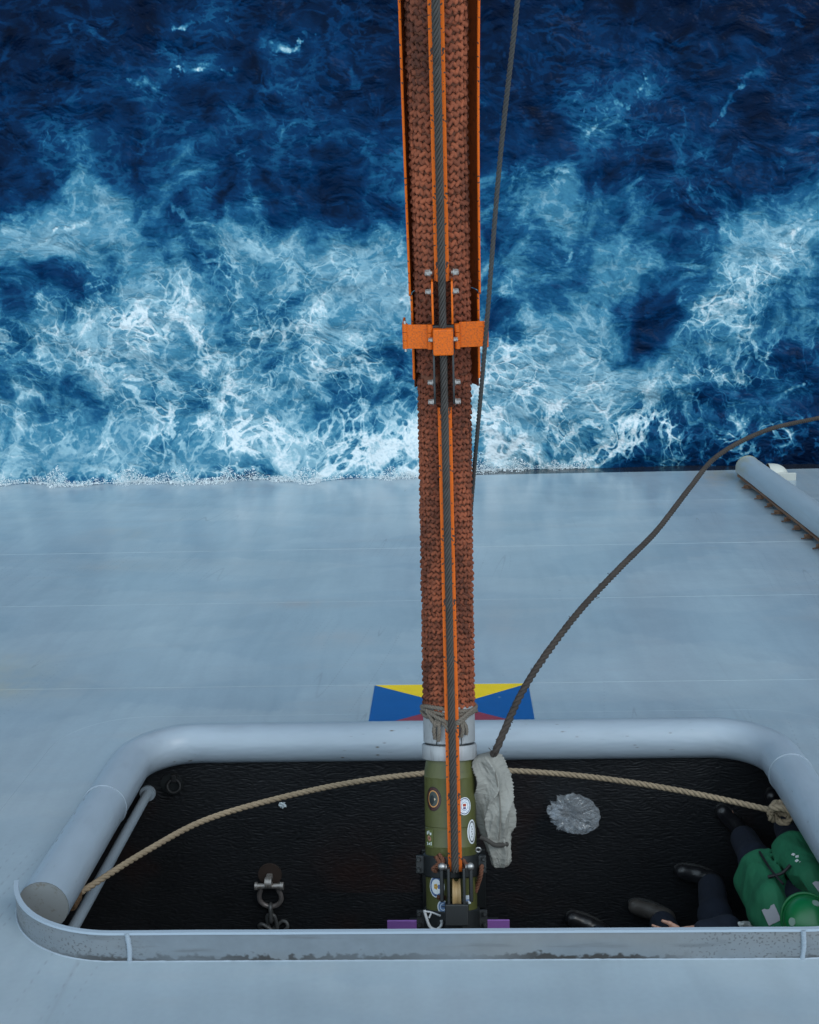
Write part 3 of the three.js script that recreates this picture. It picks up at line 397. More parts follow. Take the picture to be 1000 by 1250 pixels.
const hose = thing('fuel_hose', 'thick hose in a brown knitted chafing cover running out over the sea', 'hose', [0, 0, 0]);
{
  const core = ringAlong(range(OUT, 2.32, 0.08).concat(2.32).map((z) => [z, 0.118]), 32);
  part('hose_core', core, mat(0.16, 0.055, 0.028, 0.9), hose);
  // knitted stitches: each a pair of short leaning cords; far too many to name one by one
  const cord = new THREE.CapsuleGeometry(0.0098, 0.020, 3, 8), list = []; cord.scale(1, 1, 0.85);
  const rowStep = 0.0335; let z = OUT, row = 0; const M = new THREE.Matrix4(), E = new THREE.Euler(), Q = new THREE.Quaternion();
  const mats = [], cols = [];
  while (z < 2.335) {
    const n = z > 0.65 ? 28 : 24, fin = z > 0.65 ? 0.86 : 1, bulge = 0.0035 * noise(z * 7, 4) + 0.003 * noise(z * 2, 9), slack = 0.0035 * noise(row * 1.7, 8);
    for (let k = 0; k < n; k++) for (const s of [-1, 1]) {
      const a = (k + 0.5 * (row % 2) * 0.3) / n * Math.PI * 2 + s * 0.058 + rr(-0.022, 0.022), ap = a / (Math.PI * 2); const zz = z + (ap % 1) * rowStep * (z > 0.6 ? 1.0 : 0) + rr(-0.006, 0.006) + slack + 0.006 * noise(a * 2.2, z * 3);
      if (zz > 2.335 || zz < OUT) continue;
      const f = frameAt(zz), r = 0.1255 + bulge + rr(-0.0025, 0.0035) + 0.0015 * s * (row % 2 ? 1 : -1);
      const rad = f.N.clone().multiplyScalar(Math.cos(a)).addScaledVector(f.B, Math.sin(a)), tan = f.B.clone().multiplyScalar(Math.cos(a)).addScaledVector(f.N, -Math.sin(a));
      const p = f.C.clone().addScaledVector(rad, r), lean = s * (0.92 + rr(-0.16, 0.16)), ax = f.T.clone().multiplyScalar(Math.cos(lean)).addScaledVector(tan, Math.sin(lean)).addScaledVector(rad, 0.32).normalize();
      const sd = V().crossVectors(ax, rad).normalize(), up = V().crossVectors(sd, ax);
      M.makeBasis(sd, ax, up).scale(V(fin + rr(-0.1, 0.2), fin + rr(-0.12, 0.2), fin)).setPosition(p); mats.push(M.clone());
      const w = clamp(0.5 + 0.9 * noise(z * 1.6 + 5, a * 0.8) + rr(-0.28, 0.28)), wet = smooth(-0.1, 0.35, noise(z * 0.9 + 40, Math.cos(a) * 1.3)), c = new THREE.Color().setRGB(mix(0.08, 0.31, w) * mix(1, 0.6, wet), mix(0.022, 0.080, w) * mix(1, 0.55, wet), mix(0.010, 0.033, w) * mix(1, 0.55, wet)); cols.push(c);
    }
    z += rowStep * fin; row++;
  }
  const im = new THREE.InstancedMesh(cord, mat(1, 1, 1, 0.92, { sheen: 0.2, sheenRoughness: 0.6, sheenColor: new THREE.Color(0.4, 0.2, 0.12) }), mats.length);
  mats.forEach((m, i) => { im.setMatrixAt(i, m); im.setColorAt(i, cols[i]); }); im.name = 'knitted_cover'; im.userData = { kind: 'stuff' }; im.castShadow = im.receiveShadow = true; hose.add(im);
}
// end of the hose: lashing, metal sleeve, ring, and the olive probe tube with clamps
{
  const seize = []; // grey twine turned round the end of the cover, ends hanging
  for (let k = 0; k < 3; k++) { const c = []; for (let j = 0; j <= 40; j++) { const a = j / 40 * Math.PI * 2, f = frameAt(2.325 + k * 0.017 + 0.012 * Math.sin(a * 2 + k) + 0.006 * noise(a * 2, k * 5)); c.push(f.C.addScaledVector(f.B, Math.sin(a) * (0.139 + 0.004 * noise(a * 3, k))).addScaledVector(f.N, Math.cos(a) * (0.139 + 0.004 * noise(a * 3, k + 9)))); } seize.push(rope(c, 0.0115, 3, 0.05, 10, 5, 0.3)); }
  const loc = (a, u, z) => { const f = frameAt(z); return f.C.addScaledVector(f.B, a).addScaledVector(f.N, u); };
  for (const [a0, z0, a1, z1, a2, z2] of [[-0.115, 2.33, -0.06, 2.40, -0.035, 2.37], [-0.10, 2.34, -0.04, 2.37, 0.0, 2.39], [0.02, 2.39, 0.06, 2.37, 0.12, 2.33], [0.0, 2.40, 0.05, 2.39, 0.11, 2.345], [-0.06, 2.37, -0.075, 2.42, -0.07, 2.47], [-0.05, 2.37, -0.05, 2.43, -0.055, 2.48], [0.055, 2.38, 0.07, 2.42, 0.062, 2.46], [0.06, 2.37, 0.085, 2.41, 0.088, 2.45], [-0.03, 2.365, 0.01, 2.40, 0.05, 2.375], [-0.035, 2.385, 0.01, 2.42, 0.05, 2.39], [-0.02, 2.40, 0.01, 2.43, 0.045, 2.405]]) {
    const h = (a) => Math.sqrt(Math.max(0.0004, 0.0225 - a * a)) + 0.004; seize.push(rope([loc(a0, h(a0), z0), loc(a1, h(a1) + 0.012, z1), loc(a2, h(a2), z2)], 0.011, 3, 0.05, 10, 5, 0.5)); }
  part('twine_lashing', merge(seize), mat(0.15, 0.125, 0.10, 0.95), hose).userData.label = 'grey twine lashing round the end of the knitted cover';
  const sleeveTex = colourTex(512, 256, (u, v, o) => { const n = fbm(u * 14, v * 8, 4), sc = smooth(0.1, 0.45, fbm(u * 40, v * 6, 3)), t = 1 + 0.16 * n; o[0] = mix(0.34 * t, 0.10, sc * 0.55); o[1] = mix(0.35 * t, 0.09, sc * 0.55); o[2] = mix(0.36 * t, 0.08, sc * 0.55); });
  const sleeveMat = new THREE.MeshPhysicalMaterial({ map: sleeveTex, roughness: 0.5, metalness: 0.15 });
  part('sleeve_seat', ringAlong([[2.3, 0.118], [2.30, 0.126], [2.53, 0.126], [2.53, 0.11]], 48), blackSteel, hose);
  for (let k = 0; k < 6; k++) { // segmented sleeve, six staves with slots between
    const a0 = k / 6 * Math.PI * 2 + 0.52 + 0.02, a1 = (k + 1) / 6 * Math.PI * 2 + 0.52 - 0.02, pos = [], idx = [], uv = []; const zs = [2.315, 2.32, 2.495, 2.50], rs = [0.127, 0.134, 0.134, 0.127], m = 10;
    zs.forEach((z, i) => { const f = frameAt(z); for (let j = 0; j <= m; j++) { const a = a0 + (a1 - a0) * j / m, e = (j === 0 || j === m) ? 0.126 : rs[i], p = f.C.clone().addScaledVector(f.B, Math.sin(a) * e).addScaledVector(f.N, Math.cos(a) * e); pos.push(p.x, p.y, p.z); uv.push(a / 6.28, z * 2); } if (i) for (let j = 0; j < m; j++) { const a = (i - 1) * (m + 1) + j, b = a + m + 1; idx.push(a, a + 1, b, a + 1, b + 1, b); } });
    let g = new THREE.BufferGeometry(); g.setAttribute('position', new THREE.Float32BufferAttribute(pos, 3)); g.setAttribute('uv', new THREE.Float32BufferAttribute(uv, 2)); g.setIndex(idx); part('sleeve_stave', toCreasedNormals(g, 0.5), sleeveMat, hose); }
  part('clamp_ring', ringAlong([[2.508, 0.125], [2.508, 0.137], [2.514, 0.141], [2.574, 0.141], [2.58, 0.137], [2.58, 0.125]], 56), sleeveMat, hose);
  const oliveTex = colourTex(512, 512, (u, v, o) => { const n = fbm(u * 16, v * 10, 4), s = smooth(0.15, 0.5, fbm(u * 8 + 9, v * 40, 3)), sp = smooth(0.55, 0.6, noise(u * 90, v * 70)), t = 1 + 0.18 * n; o[0] = mix(mix(0.084 * t, 0.05, s * 0.4), 0.25, sp * 0.5); o[1] = mix(mix(0.088 * t, 0.05, s * 0.4), 0.24, sp * 0.5); o[2] = mix(mix(0.026 * t, 0.02, s * 0.4), 0.15, sp * 0.5); });
  const olive = new THREE.MeshPhysicalMaterial({ map: oliveTex, roughness: 0.42 });
  const probe = part('probe_tube', ringAlong([[2.575, 0.120], [2.64, 0.131], [2.66, 0.132], [2.665, 0.134], [2.67, 0.132], [2.90, 0.131], [2.903, 0.1285], [2.907, 0.1285], [2.91, 0.131], [2.99, 0.131], [2.994, 0.133], [2.999, 0.131], [3.34, 0.129], [3.345, 0.11], [3.345, 0.0]], 56), olive, hose);
  for (const zc of [3.085, 3.335]) { // black two-part clamps with ears and bolts
    const c = part('tube_clamp', merge([ringAlong([[zc - 0.05, 0.128], [zc - 0.05, 0.140], [zc - 0.046, 0.143], [zc + 0.046, 0.143], [zc + 0.05, 0.140], [zc + 0.05, 0.128]], 48), ...[-1, 1].map((s) => put(box(0.046, 0.018, 0.088, 0, 0, 0, 0.004), zc, s * 0.156, 0.016)), ...[-1, 1].map((s) => put(box(0.046, 0.018, 0.088, 0, 0, 0, 0.004), zc, s * 0.156, -0.012))]), blackSteel, hose);
    for (const s of [-1, 1]) for (const dz of [-0.026, 0.022]) part('clamp_bolt', merge([put(hex(0.0125, 0.02, 'y', 0, 0, 0), zc + dz, s * 0.165, 0.036), put(cyl(0.007, 0.03, 8), zc + dz, s * 0.165, 0.05)]), darkSteel, c);
  }
  // purple coupling bar of the receiver behind, and the receiver body
  // stickers
  const sticker = (zc, ac, w, h, draw, shape, label) => { // patch curved to the tube; zc along, ac angle, w across (m), h along (m)
    const R = 0.1335, m = 14, pos = [], uv = [], idx = []; for (let i = 0; i <= 10; i++) for (let j = 0; j <= m; j++) { let x = (j / m - 0.5) * 2, y = (i / 10 - 0.5) * 2; if (shape === 'round') { const X = x * Math.sqrt(1 - y * y / 2), Y = y * Math.sqrt(1 - x * x / 2); x = X; y = Y; } const f = frameAt(zc + y * h / 2), a = ac + x * w / 2 / R, p = f.C.clone().addScaledVector(f.B, Math.sin(a) * R).addScaledVector(f.N, Math.cos(a) * R); pos.push(p.x, p.y, p.z); uv.push(x / 2 + 0.5, y / 2 + 0.5); if (i < 10 && j < m) { const k = i * (m + 1) + j; idx.push(k, k + 1, k + m + 1, k + 1, k + m + 2, k + m + 1); } }
    const cv = document.createElement('canvas'); cv.width = cv.height = 128; draw(cv.getContext('2d')); const t = new THREE.CanvasTexture(cv); t.colorSpace = THREE.SRGBColorSpace; t.flipY = false;
    const g = new THREE.BufferGeometry(); g.setAttribute('position', new THREE.Float32BufferAttribute(pos, 3)); g.setAttribute('uv', new THREE.Float32BufferAttribute(uv, 2)); g.setIndex(idx); g.computeVertexNormals(); part('sticker', g, new THREE.MeshPhysicalMaterial({ map: t, roughness: 0.35, side: THREE.DoubleSide }), probe).userData.label = label; };
  const disc = (c, r, col) => { c.fillStyle = col; c.beginPath(); c.arc(64, 64, r, 0, 7); c.fill(); };
  const ringText = (c, r, col, n) => { c.strokeStyle = col; c.lineWidth = 3; for (let i = 0; i < n; i++) { if (i % 5 === 4) continue; const a = i / n * 6.283; c.beginPath(); c.moveTo(64 + Math.cos(a) * (r - 4), 64 + Math.sin(a) * (r - 4)); c.lineTo(64 + Math.cos(a + 0.06) * (r + 4), 64 + Math.sin(a + 0.06) * (r + 4)); c.stroke(); } };
  sticker(2.765, -0.70, 0.098, 0.118, (c) => { c.fillStyle = '#26120f'; c.fillRect(0, 0, 128, 128); ringText(c, 54, '#5e2722', 46); disc(c, 45, '#c88a4c'); disc(c, 39, '#39423f'); c.fillStyle = '#1a2122'; c.beginPath(); c.ellipse(54, 70, 20, 26, 0.4, 0, 7); c.fill(); c.fillStyle = '#c9b79a'; c.beginPath(); c.moveTo(72, 58); c.lineTo(88, 64); c.lineTo(74, 74); c.fill(); }, 'round', 'round dark patch with an orange ring');
  sticker(2.80, 0.58, 0.082, 0.085, (c) => { c.fillStyle = '#d9dde2'; c.fillRect(0, 0, 128, 128); disc(c, 58, '#24375e'); disc(c, 52, '#dfe3e8'); ringText(c, 44, '#8b98b0', 40); disc(c, 34, '#8fa0b8'); disc(c, 28, '#e6e6e4'); c.fillStyle = '#a33a2c'; c.fillRect(48, 46, 30, 20); c.fillStyle = '#5c4a72'; c.fillRect(50, 70, 26, 16); }, 'round', 'round white and blue badge with a red centre');
  sticker(2.955, -0.95, 0.06, 0.085, (c) => { c.fillStyle = '#5d6336'; c.fillRect(0, 0, 128, 128); c.fillStyle = '#d8ddda'; for (const [x, y, w, h] of [[18, 14, 20, 26], [50, 10, 16, 22], [78, 22, 24, 18], [20, 92, 18, 22], [52, 96, 26, 14], [90, 88, 14, 24]]) c.fillRect(x, y, w, h); c.fillStyle = '#b07d68'; c.beginPath(); c.ellipse(64, 64, 34, 18, 0.2, 0, 7); c.fill(); c.fillStyle = '#3a2a26'; c.fillRect(54, 56, 18, 14); }, 'square', 'small worn white and pink decal');
  sticker(2.925, 0.95, 0.07, 0.115, (c) => { c.fillStyle = '#d5d9dd'; c.fillRect(0, 0, 128, 128); c.strokeStyle = '#31343a'; c.lineWidth = 7; c.beginPath(); c.ellipse(64, 64, 44, 52, 0, 0, 7); c.stroke(); c.fillStyle = '#5b6068'; for (let i = 0; i < 5; i++) c.fillRect(52 + (i % 2) * 8, 34 + i * 13, 14, 7); }, 'round', 'white oval badge beside the canvas cover');
  sticker(3.175, -0.60, 0.092, 0.10, (c) => { c.fillStyle = '#dfe3e6'; c.fillRect(0, 0, 128, 128); disc(c, 57, '#20467c'); disc(c, 45, '#e8ebee'); ringText(c, 51, '#9fb2cf', 34); c.fillStyle = '#c8993a'; for (let i = 0; i < 5; i++) { const a = i / 5 * 6.283; c.beginPath(); c.arc(60 + Math.cos(a) * 10, 64 + Math.sin(a) * 10, 8, 0, 7); c.fill(); } c.fillStyle = '#4f6cab'; c.fillRect(78, 52, 14, 24); }, 'round', 'white and blue badge with an orange flower');
  sticker(3.265, -0.33, 0.062, 0.062, (c) => { c.fillStyle = '#cfd5da'; c.fillRect(0, 0, 128, 128); disc(c, 50, '#5d7ca6'); c.strokeStyle = '#dfe5ea'; c.lineWidth = 6; c.beginPath(); c.arc(64, 64, 30, 0.4, 5); c.stroke(); c.fillStyle = '#27364c'; c.fillRect(46, 56, 38, 12); }, 'round', 'small pale blue round badge');
  sticker(3.235, 0.62, 0.05, 0.04, (c) => { c.fillStyle = '#c9d2dc'; c.fillRect(0, 0, 128, 128); c.fillStyle = '#6d86ad'; c.fillRect(20, 60, 88, 22); }, 'square', 'small torn pale sticker');
  // rust lashing cord round the clamp
  const cord = []; for (const pts of [[[-0.075, 3.03], [-0.06, 3.06], [-0.09, 3.09], [-0.07, 3.10]], [[-0.06, 3.02], [-0.04, 3.05], [-0.07, 3.085]], [[0.06, 3.045], [0.075, 3.075], [0.058, 3.10]], [[-0.07, 3.215], [-0.05, 3.222], [-0.03, 3.218]]]) cord.push(rope(pts.map(([a, z]) => loc(a, 0.15 + 0.005, z)), 0.012, 3, 0.045, 10, 5, 0.4));
  cord.push(rope([loc(0.155, 0.05, 3.085), loc(0.15, 0.07, 3.12), loc(0.135, 0.05, 3.17), loc(0.12, 0.04, 3.21)], 0.013, 3, 0.05, 10, 5, 0.5));
  part('rust_cord', merge(cord), mat(0.14, 0.055, 0.03, 0.95), hose);
  // white spring hook hanging from the lower clamp
  const hook = [[-0.135, 3.275], [-0.125, 3.31], [-0.105, 3.352], [-0.075, 3.362], [-0.05, 3.34], [-0.052, 3.32]], bar = [[-0.135, 3.28], [-0.10, 3.285], [-0.055, 3.30]], bar2 = [[-0.10, 3.285], [-0.112, 3.31]];
  part('spring_hook', merge([hook, bar, bar2].map((l, i) => tube(l.map(([a, z]) => loc(a, 0.155 + (i ? 0.004 : 0), z)), i ? 0.005 : 0.0075, 30, 8))), mat(0.5, 0.51, 0.52, 0.4), hose);
  // spacer plate between the hose and the receiver
  const under = part('receiver_neck', ringAlong([[3.34, 0.07], [3.345, 0.105], [3.62, 0.105], [3.62, 0.0]], 36), blackSteel, hose);
}
// trough: long steel channel under the outboard length of the hose
{
  const trough = thing('hose_trough', 'long rusty orange steel trough cradling the outboard length of the hose', 'trough');
  const prof = []; const w = 0.168, th = 0.006, off = 0.012; // U section, open upward
  for (let i = 0; i <= 20; i++) { const a = Math.PI + i / 20 * Math.PI; prof.push([off + Math.cos(a) * w, Math.sin(a) * 0.15 - 0.0]); }
  const outer = [[off - w, 0.05], ...prof, [off + w, 0.05]], inner = [[off + w - th, 0.05], ...prof.slice().reverse().map(([a, u]) => [off + (a - off) * (1 - th / w), u * (1 - th / 0.15)]), [off - w + th, 0.05]];
  part('channel', sweep([...outer, ...inner], OUT, 0.22, 0.1), rustMat, trough);
  part('end_section', sweep([...outer, ...inner].map(([a, u]) => [off + (a - off) * 0.96, (u > 0.04 ? 0.03 : u) - 0.003]), 0.223, 0.69, 0.03, true, 0, (a, u, t) => [a, u > 0 ? u - 0.05 * smooth(0.8, 1, t) : u]), rustMat, trough);
  for (const s of [-1, 1]) part('edge_bead', sweep(Array.from({ length: 8 }, (_, i) => [off + s * w * 0.96 + Math.cos(i / 8 * 6.283) * 0.0065, 0.027 + Math.sin(i / 8 * 6.283) * 0.0065]), 0.223, 0.64, 0.05), orangeMat, trough);
  for (const s of [-1, 1]) part('edge_bead', sweep(Array.from({ length: 8 }, (_, i) => [off + s * w + Math.cos(i / 8 * 6.283) * 0.006, 0.05 + Math.sin(i / 8 * 6.283) * 0.006]), OUT, 0.22, 0.1), orangeMat, trough);
}
// carrier: narrow channel on top of the hose that holds the span wire
const cOff = (z) => mix(-0.014, 0.022, (z + 1) / 4.2) + 0.013 * smooth(0.8, -0.8, z);
const carrier = thing('wire_carrier', 'narrow orange channel with the span wire in it along the hose top', 'carrier');
{
  const sec = (w) => [[-w, 0.143], [w, 0.143], [w, 0.172], [w - 0.005, 0.172], [w - 0.005, 0.149], [-w + 0.005, 0.149], [-w + 0.005, 0.172], [-w, 0.172]];
  const shift = (a, u, t, z) => [a + cOff(z), u];
  // flanges turned out flat so that they show as two strips beside the wire
  const strip = (s, z0, z1, taper) => sweep(rectSec(s > 0 ? 0.015 : -0.0345, s > 0 ? 0.0345 : -0.015, 0.152, 0.160), z0, z1, 0.05, true, 0, (a, u, t, z) => { const e = taper === 1 ? smooth(0.12, 0, z1 - z) : taper === -1 ? smooth(0.12, 0, z - z0) : 0; const w = s > 0 ? (a > 0.03 ? a - e * 0.006 : a) : (a < -0.03 ? a + e * 0.006 : a); return [w + cOff(z), u + 0.002]; });
  for (const [z0, z1, tp] of [[OUT, 0.125, 1], [0.76, 3.10, -1]]) {
    part('channel_web', sweep(rectSec(-0.0305, 0.0305, 0.143, 0.149), z0, z1, 0.06, true, 0, shift), rustMat, carrier);
    for (const s of [-1, 1]) { part('flange', strip(s, z0, z1, tp), orangeMat, carrier); part('flange_wall', sweep(rectSec(s > 0 ? 0.0305 : -0.0345, s > 0 ? 0.0345 : -0.0305, 0.135, 0.152), z0, z1, 0.06, true, 0, shift), orangeMat, carrier); }
  }
  // hinged clamp across the hose with the block the wire runs through
  const zc = 0.395, y = 0.165, o = cOff(zc), B = (w, h, d, x, u, zz, r = 0.005) => put(box(w, h, d, 0, 0, 0, r), zc + zz, x + o, u);
  const clamp_ = new THREE.Group(); clamp_.name = 'hinged_clamp'; carrier.add(clamp_);
  const strapL = part('clamp_strap', put(box(0.106, 0.010, 0.118, 0, 0, 0, 0.003).rotateZ(0.10), zc + 0.002, -0.122 + o, 0.150), orangeMat, clamp_), strapR = part('clamp_strap', put(box(0.122, 0.010, 0.124, 0, 0, 0, 0.003).rotateZ(-0.05), zc - 0.004, 0.138 + o, 0.152), orangeMat, clamp_);
  part('wire_block', B(0.098, 0.045, 0.128, 0, 0.193, 0.02, 0.008), orangeMat, clamp_); part('block_base', B(0.11, 0.03, 0.14, 0, 0.156, 0.015, 0.006), darkSteel, clamp_);
  for (const [x, u] of [[-0.062, 0.168], [-0.182, 0.142], [0.068, 0.168], [0.204, 0.148]]) for (const dz of [-0.042, 0.0, 0.042]) part('hinge_knuckle', put(cyl(0.014, 0.038, 12, 'z'), zc + dz, x + o, u), orangeMat, clamp_);
  for (const s of [-1, 1]) { part('bracket_leg', put(box(0.012, 0.17, 0.11, 0, 0, 0, 0.003), zc, s > 0 ? 0.212 + o : -0.190 + o, 0.06), orangeMat, clamp_); part('pin', put(cyl(0.007, 0.15, 10, 'z'), zc, s > 0 ? 0.204 + o : -0.182 + o, s > 0 ? 0.148 : 0.142), steel, clamp_); part('block_bolt', put(hex(0.011, 0.02, 'x', 0, 0, 0).rotateZ(s > 0 ? 0 : Math.PI), zc + 0.01, s * 0.06 + o, 0.19), boltMat, clamp_); }
  // cheek plates each side of the wire, above and below the clamp
  for (const [z0, z1, m] of [[0.12, 0.33, orangeMat], [0.46, 0.735, darkSteel]]) for (const s of [-1, 1]) part('cheek_plate', sweep(rectSec(s * 0.0465 - 0.0045, s * 0.0465 + 0.0045, 0.13, 0.205), z0, z1, 0.03, true, 0, (a, u, t, z) => [a + cOff(z), u > 0.15 ? u - 0.02 * (smooth(0.25, 0, t) + smooth(0.75, 1, t)) : u]), m, carrier);
  for (const [z, s, r] of [[0.078, -1, 0.018], [0.078, 1, 0.018], [0.17, -1, 0.015], [0.17, 1, 0.015], [0.625, -1, 0.015], [0.625, 1, 0.015], [0.725, -1, 0.016], [0.725, 1, 0.017]]) part('bolt', merge([put(hex(r * 0.85, 0.022, 'x', 0, 0, 0).rotateZ(s > 0 ? 0 : Math.PI), z, s * 0.068 + cOff(z), 0.176), put(cyl(0.018, 0.005, 16, 'x'), z, s * 0.055 + cOff(z), 0.176), put(cyl(0.009, 0.03, 10, 'x'), z, s * 0.06 + cOff(z), 0.176)]), boltMat, carrier);
  // lower end: black sheave block that the wire runs into
  const end = new THREE.Group(); end.name = 'sheave_block'; carrier.add(end); const e = cOff(3.2) + 0.004;
  for (const s of [-1, 1]) { part('block_cheek', put(box(0.014, 0.12, 0.24, 0, 0, 0, 0.004), 3.19, e + s * 0.038, 0.20), blackSteel, end); part('shackle_pin', merge([put(cyl(0.016, 0.03, 14, 'x'), 3.075, e + s * 0.062, 0.20), put(new THREE.SphereGeometry(0.02, 14, 10), 3.07, e + s * 0.07, 0.215)]), steel, end); part('side_link', put(box(0.02, 0.06, 0.17, 0, 0, 0, 0.006), 3.15, e + s * 0.072, 0.19), blackSteel, end); }
  const wheel = new THREE.LatheGeometry([[0.0, -0.022], [0.072, -0.022], [0.076, -0.016], [0.062, -0.006], [0.062, 0.006], [0.076, 0.016], [0.072, 0.022], [0, 0.022]].map((p) => new THREE.Vector2(...p)), 40); wheel.rotateZ(-Math.PI / 2); part('sheave', put(wheel, 3.20, e, 0.185), mat(0.36, 0.24, 0.11, 0.45), end);
  part('block_head', put(box(0.116, 0.12, 0.105, 0, 0, 0, 0.008), 3.285, e, 0.205), blackSteel, end); part('block_stem', put(box(0.06, 0.09, 0.16, 0, 0, 0, 0.006), 3.41, e, 0.17), darkSteel, end);
}
// the span wire itself
{
  const pts = []; for (let z = OUT; z <= 3.22; z += 0.15) { const f = frameAt(z), lift = 0.176 + 0.03 * Math.exp(-((z - 0.44) ** 2) / 0.02) * 0; pts.push(f.C.addScaledVector(f.B, cOff(z)).addScaledVector(f.N, lift + 0.03 * smooth(2.9, 3.2, z))); }
  single('span_wire', 'dark twisted steel wire rope lying in the orange channel on the hose', 'wire rope', rope(pts, 0.0195, 6, 0.165, 16, 7), wireMat);
}
// ------------------------------------------------------------------ receiver inside the opening
{
  const rec = thing('fuel_receiver', 'black receiver stand with purple cross bars behind the olive probe', 'receiver', [-0.05, FL, 3.9]);
  const purple = mat(0.30, 0.13, 0.44, 0.5);
  for (const s of [-1, 1]) { part('cross_bar', box(0.26, 0.012, 0.055, s * 0.21 - 0.03, 0.90, -0.21, 0.003), purple, rec); part('bar_web', box(0.26, 0.07, 0.012, s * 0.21 - 0.03, 0.858, -0.19), blackSteel, rec); }
  part('receiver_body', cyl(0.15, 0.5, 32, 'z', 0.03, 1.40, 0.0), blackSteel, rec); part('receiver_flange', cyl(0.19, 0.05, 32, 'z', 0.03, 1.40, -0.26), blackSteel, rec); part('bracket', box(0.5, 0.05, 0.3, 0.0, 0.83, -0.05, 0.006), blackSteel, rec);
  part('post', merge([cyl(0.06, 0.82, 20, 'y', 0, 0.41, 0), cyl(0.06, 0.45, 20, 'y', 0, 1.07, 0)]), blackSteel, rec); part('base_plate', box(0.4, 0.02, 0.4, 0, 0.01, 0, 0.004), blackSteel, rec);
}
// ------------------------------------------------------------------ ropes
const manilaTex = colourTex(256, 256, (u, v, o) => { const n = fbm(u * 30, v * 60, 3), m = fbm(u * 5, v * 5, 3), t = 1 + 0.4 * n + 0.3 * m; o[0] = 0.27 * t; o[1] = 0.205 * t; o[2] = 0.135 * t; });
const manila = new THREE.MeshPhysicalMaterial({ map: manilaTex, roughness: 0.95 });
const darkRopeTex = colourTex(256, 256, (u, v, o) => { const n = fbm(u * 30, v * 60, 3), m = fbm(u * 4, v * 9, 3), t = 1 + 0.45 * n + 0.6 * m; o[0] = 0.046 * t; o[1] = 0.036 * t; o[2] = 0.030 * t; });
const darkRope = new THREE.MeshPhysicalMaterial({ map: darkRopeTex, roughness: 0.95 });
{
  const safety = thing('safety_rope', 'tan laid rope slung across the opening from side to side', 'rope');
  part('laid_rope', rope([V(-1.93, 11.13, 3.10), V(-1.885, 11.05, 3.10), V(-1.668, 10.645, 3.1), V(-1.431, 10.30, 3.1), V(-1.06, 10.03, 3.1), V(-0.641, 9.82, 3.1), V(-0.23, 9.705, 3.1), V(0.03, 9.675, 3.1), V(0.289, 9.675, 3.1), V(0.769, 9.775, 3.1), V(1.264, 9.975, 3.1), V(1.732, 10.247, 3.1), V(1.80, 10.30, 3.1), V(1.86, 10.35, 3.10)], 0.0182, 3, 0.105, 12, 7, 0.06), manila, safety);
  const loop = (c, R, a, tilt) => { const p = []; for (let i = 0; i <= 14; i++) { const t = i / 14 * Math.PI * 2; p.push(V(c[0] + Math.cos(t) * R * Math.cos(a), c[1] + Math.cos(t) * R * Math.sin(a) , c[2] + Math.sin(t) * R * tilt)); } return p; };
  part('knot', merge([rope(loop([1.735, 10.25, 3.1], 0.05, 2.3, 0.9), 0.021, 3, 0.11, 12, 6, 0.08), rope(loop([1.765, 10.285, 3.1], 0.048, 0.6, 1), 0.021, 3, 0.11, 12, 6, 0.08), rope([V(1.70, 10.30, 3.06), V(1.73, 10.33, 3.04), V(1.775, 10.335, 3.05), V(1.82, 10.37, 3.07)], 0.021, 3, 0.11, 12, 6, 0.08), rope([V(1.76, 10.25, 3.05), V(1.80, 10.28, 3.04), V(1.85, 10.33, 3.06)], 0.021, 3, 0.11, 12, 6, 0.08)]), manila, safety);
  const turns = []; for (let k = 0; k < 3; k++) turns.push(rope(loop([-1.925, 11.10 + k * 0.035, 3.10], 0.03, 0.2, 1), 0.017, 3, 0.1, 10, 6, 0.1)); part('end_turns', merge(turns), mat(0.12, 0.07, 0.035, 0.95), safety);
  part('eye_bolt', merge([tube(loop([-1.915, 11.05, 3.10], 0.02, 1.2, 1), 0.007, 20, 8), cyl(0.008, 0.1, 8, 'x', -1.955, 11.05, 3.08)]), steel, safety);
}
{
  const o = thing('hauling_rope', 'dark fuzzy rope curving from the canvas cover out over the water', 'rope');
  part('laid_rope', rope([V(0.15, 10.60, 2.66), V(0.165, 10.69, 2.57), V(0.187, 10.77, 2.49), V(0.348, 10.428, 2.297), V(0.661, 9.86, 2.093), V(1.028, 9.203, 1.958), V(1.331, 8.566, 1.904), V(1.72, 7.70, 1.78), V(2.05, 7.00, 1.68), V(2.63, 6.112, 1.62), V(3.417, 5.063, 1.66), V(4.8, 3.6, 1.7), V(6.6, 2.4, 1.8)], 0.0205, 3, 0.13, 12, 7, 0.3), darkRope, o);
  // stray yarns
  const yarns = []; for (let i = 0; i < 45; i++) { const t = i / 45, c = [V(0.181, 10.786, 2.502), V(0.348, 10.428, 2.297), V(0.661, 9.86, 2.093), V(1.028, 9.203, 1.958)], q = new THREE.CatmullRomCurve3(c).getPointAt(t * t), d = V(rr(-1, 1), rr(-1, 1), rr(-1, 1)).normalize(); yarns.push(tube([q.clone().addScaledVector(d, 0.014), q.clone().addScaledVector(d, 0.026).add(V(rr(-1, 1), rr(-1, 1), rr(-1, 1)).multiplyScalar(0.008)), q.clone().addScaledVector(d, rr(0.028, 0.038)).add(V(rr(-1, 1), rr(-1, 1), rr(-1, 1)).multiplyScalar(0.016))], 0.0017, 6, 4)); }
  part('loose_yarn', merge(yarns), darkRope, o);
}
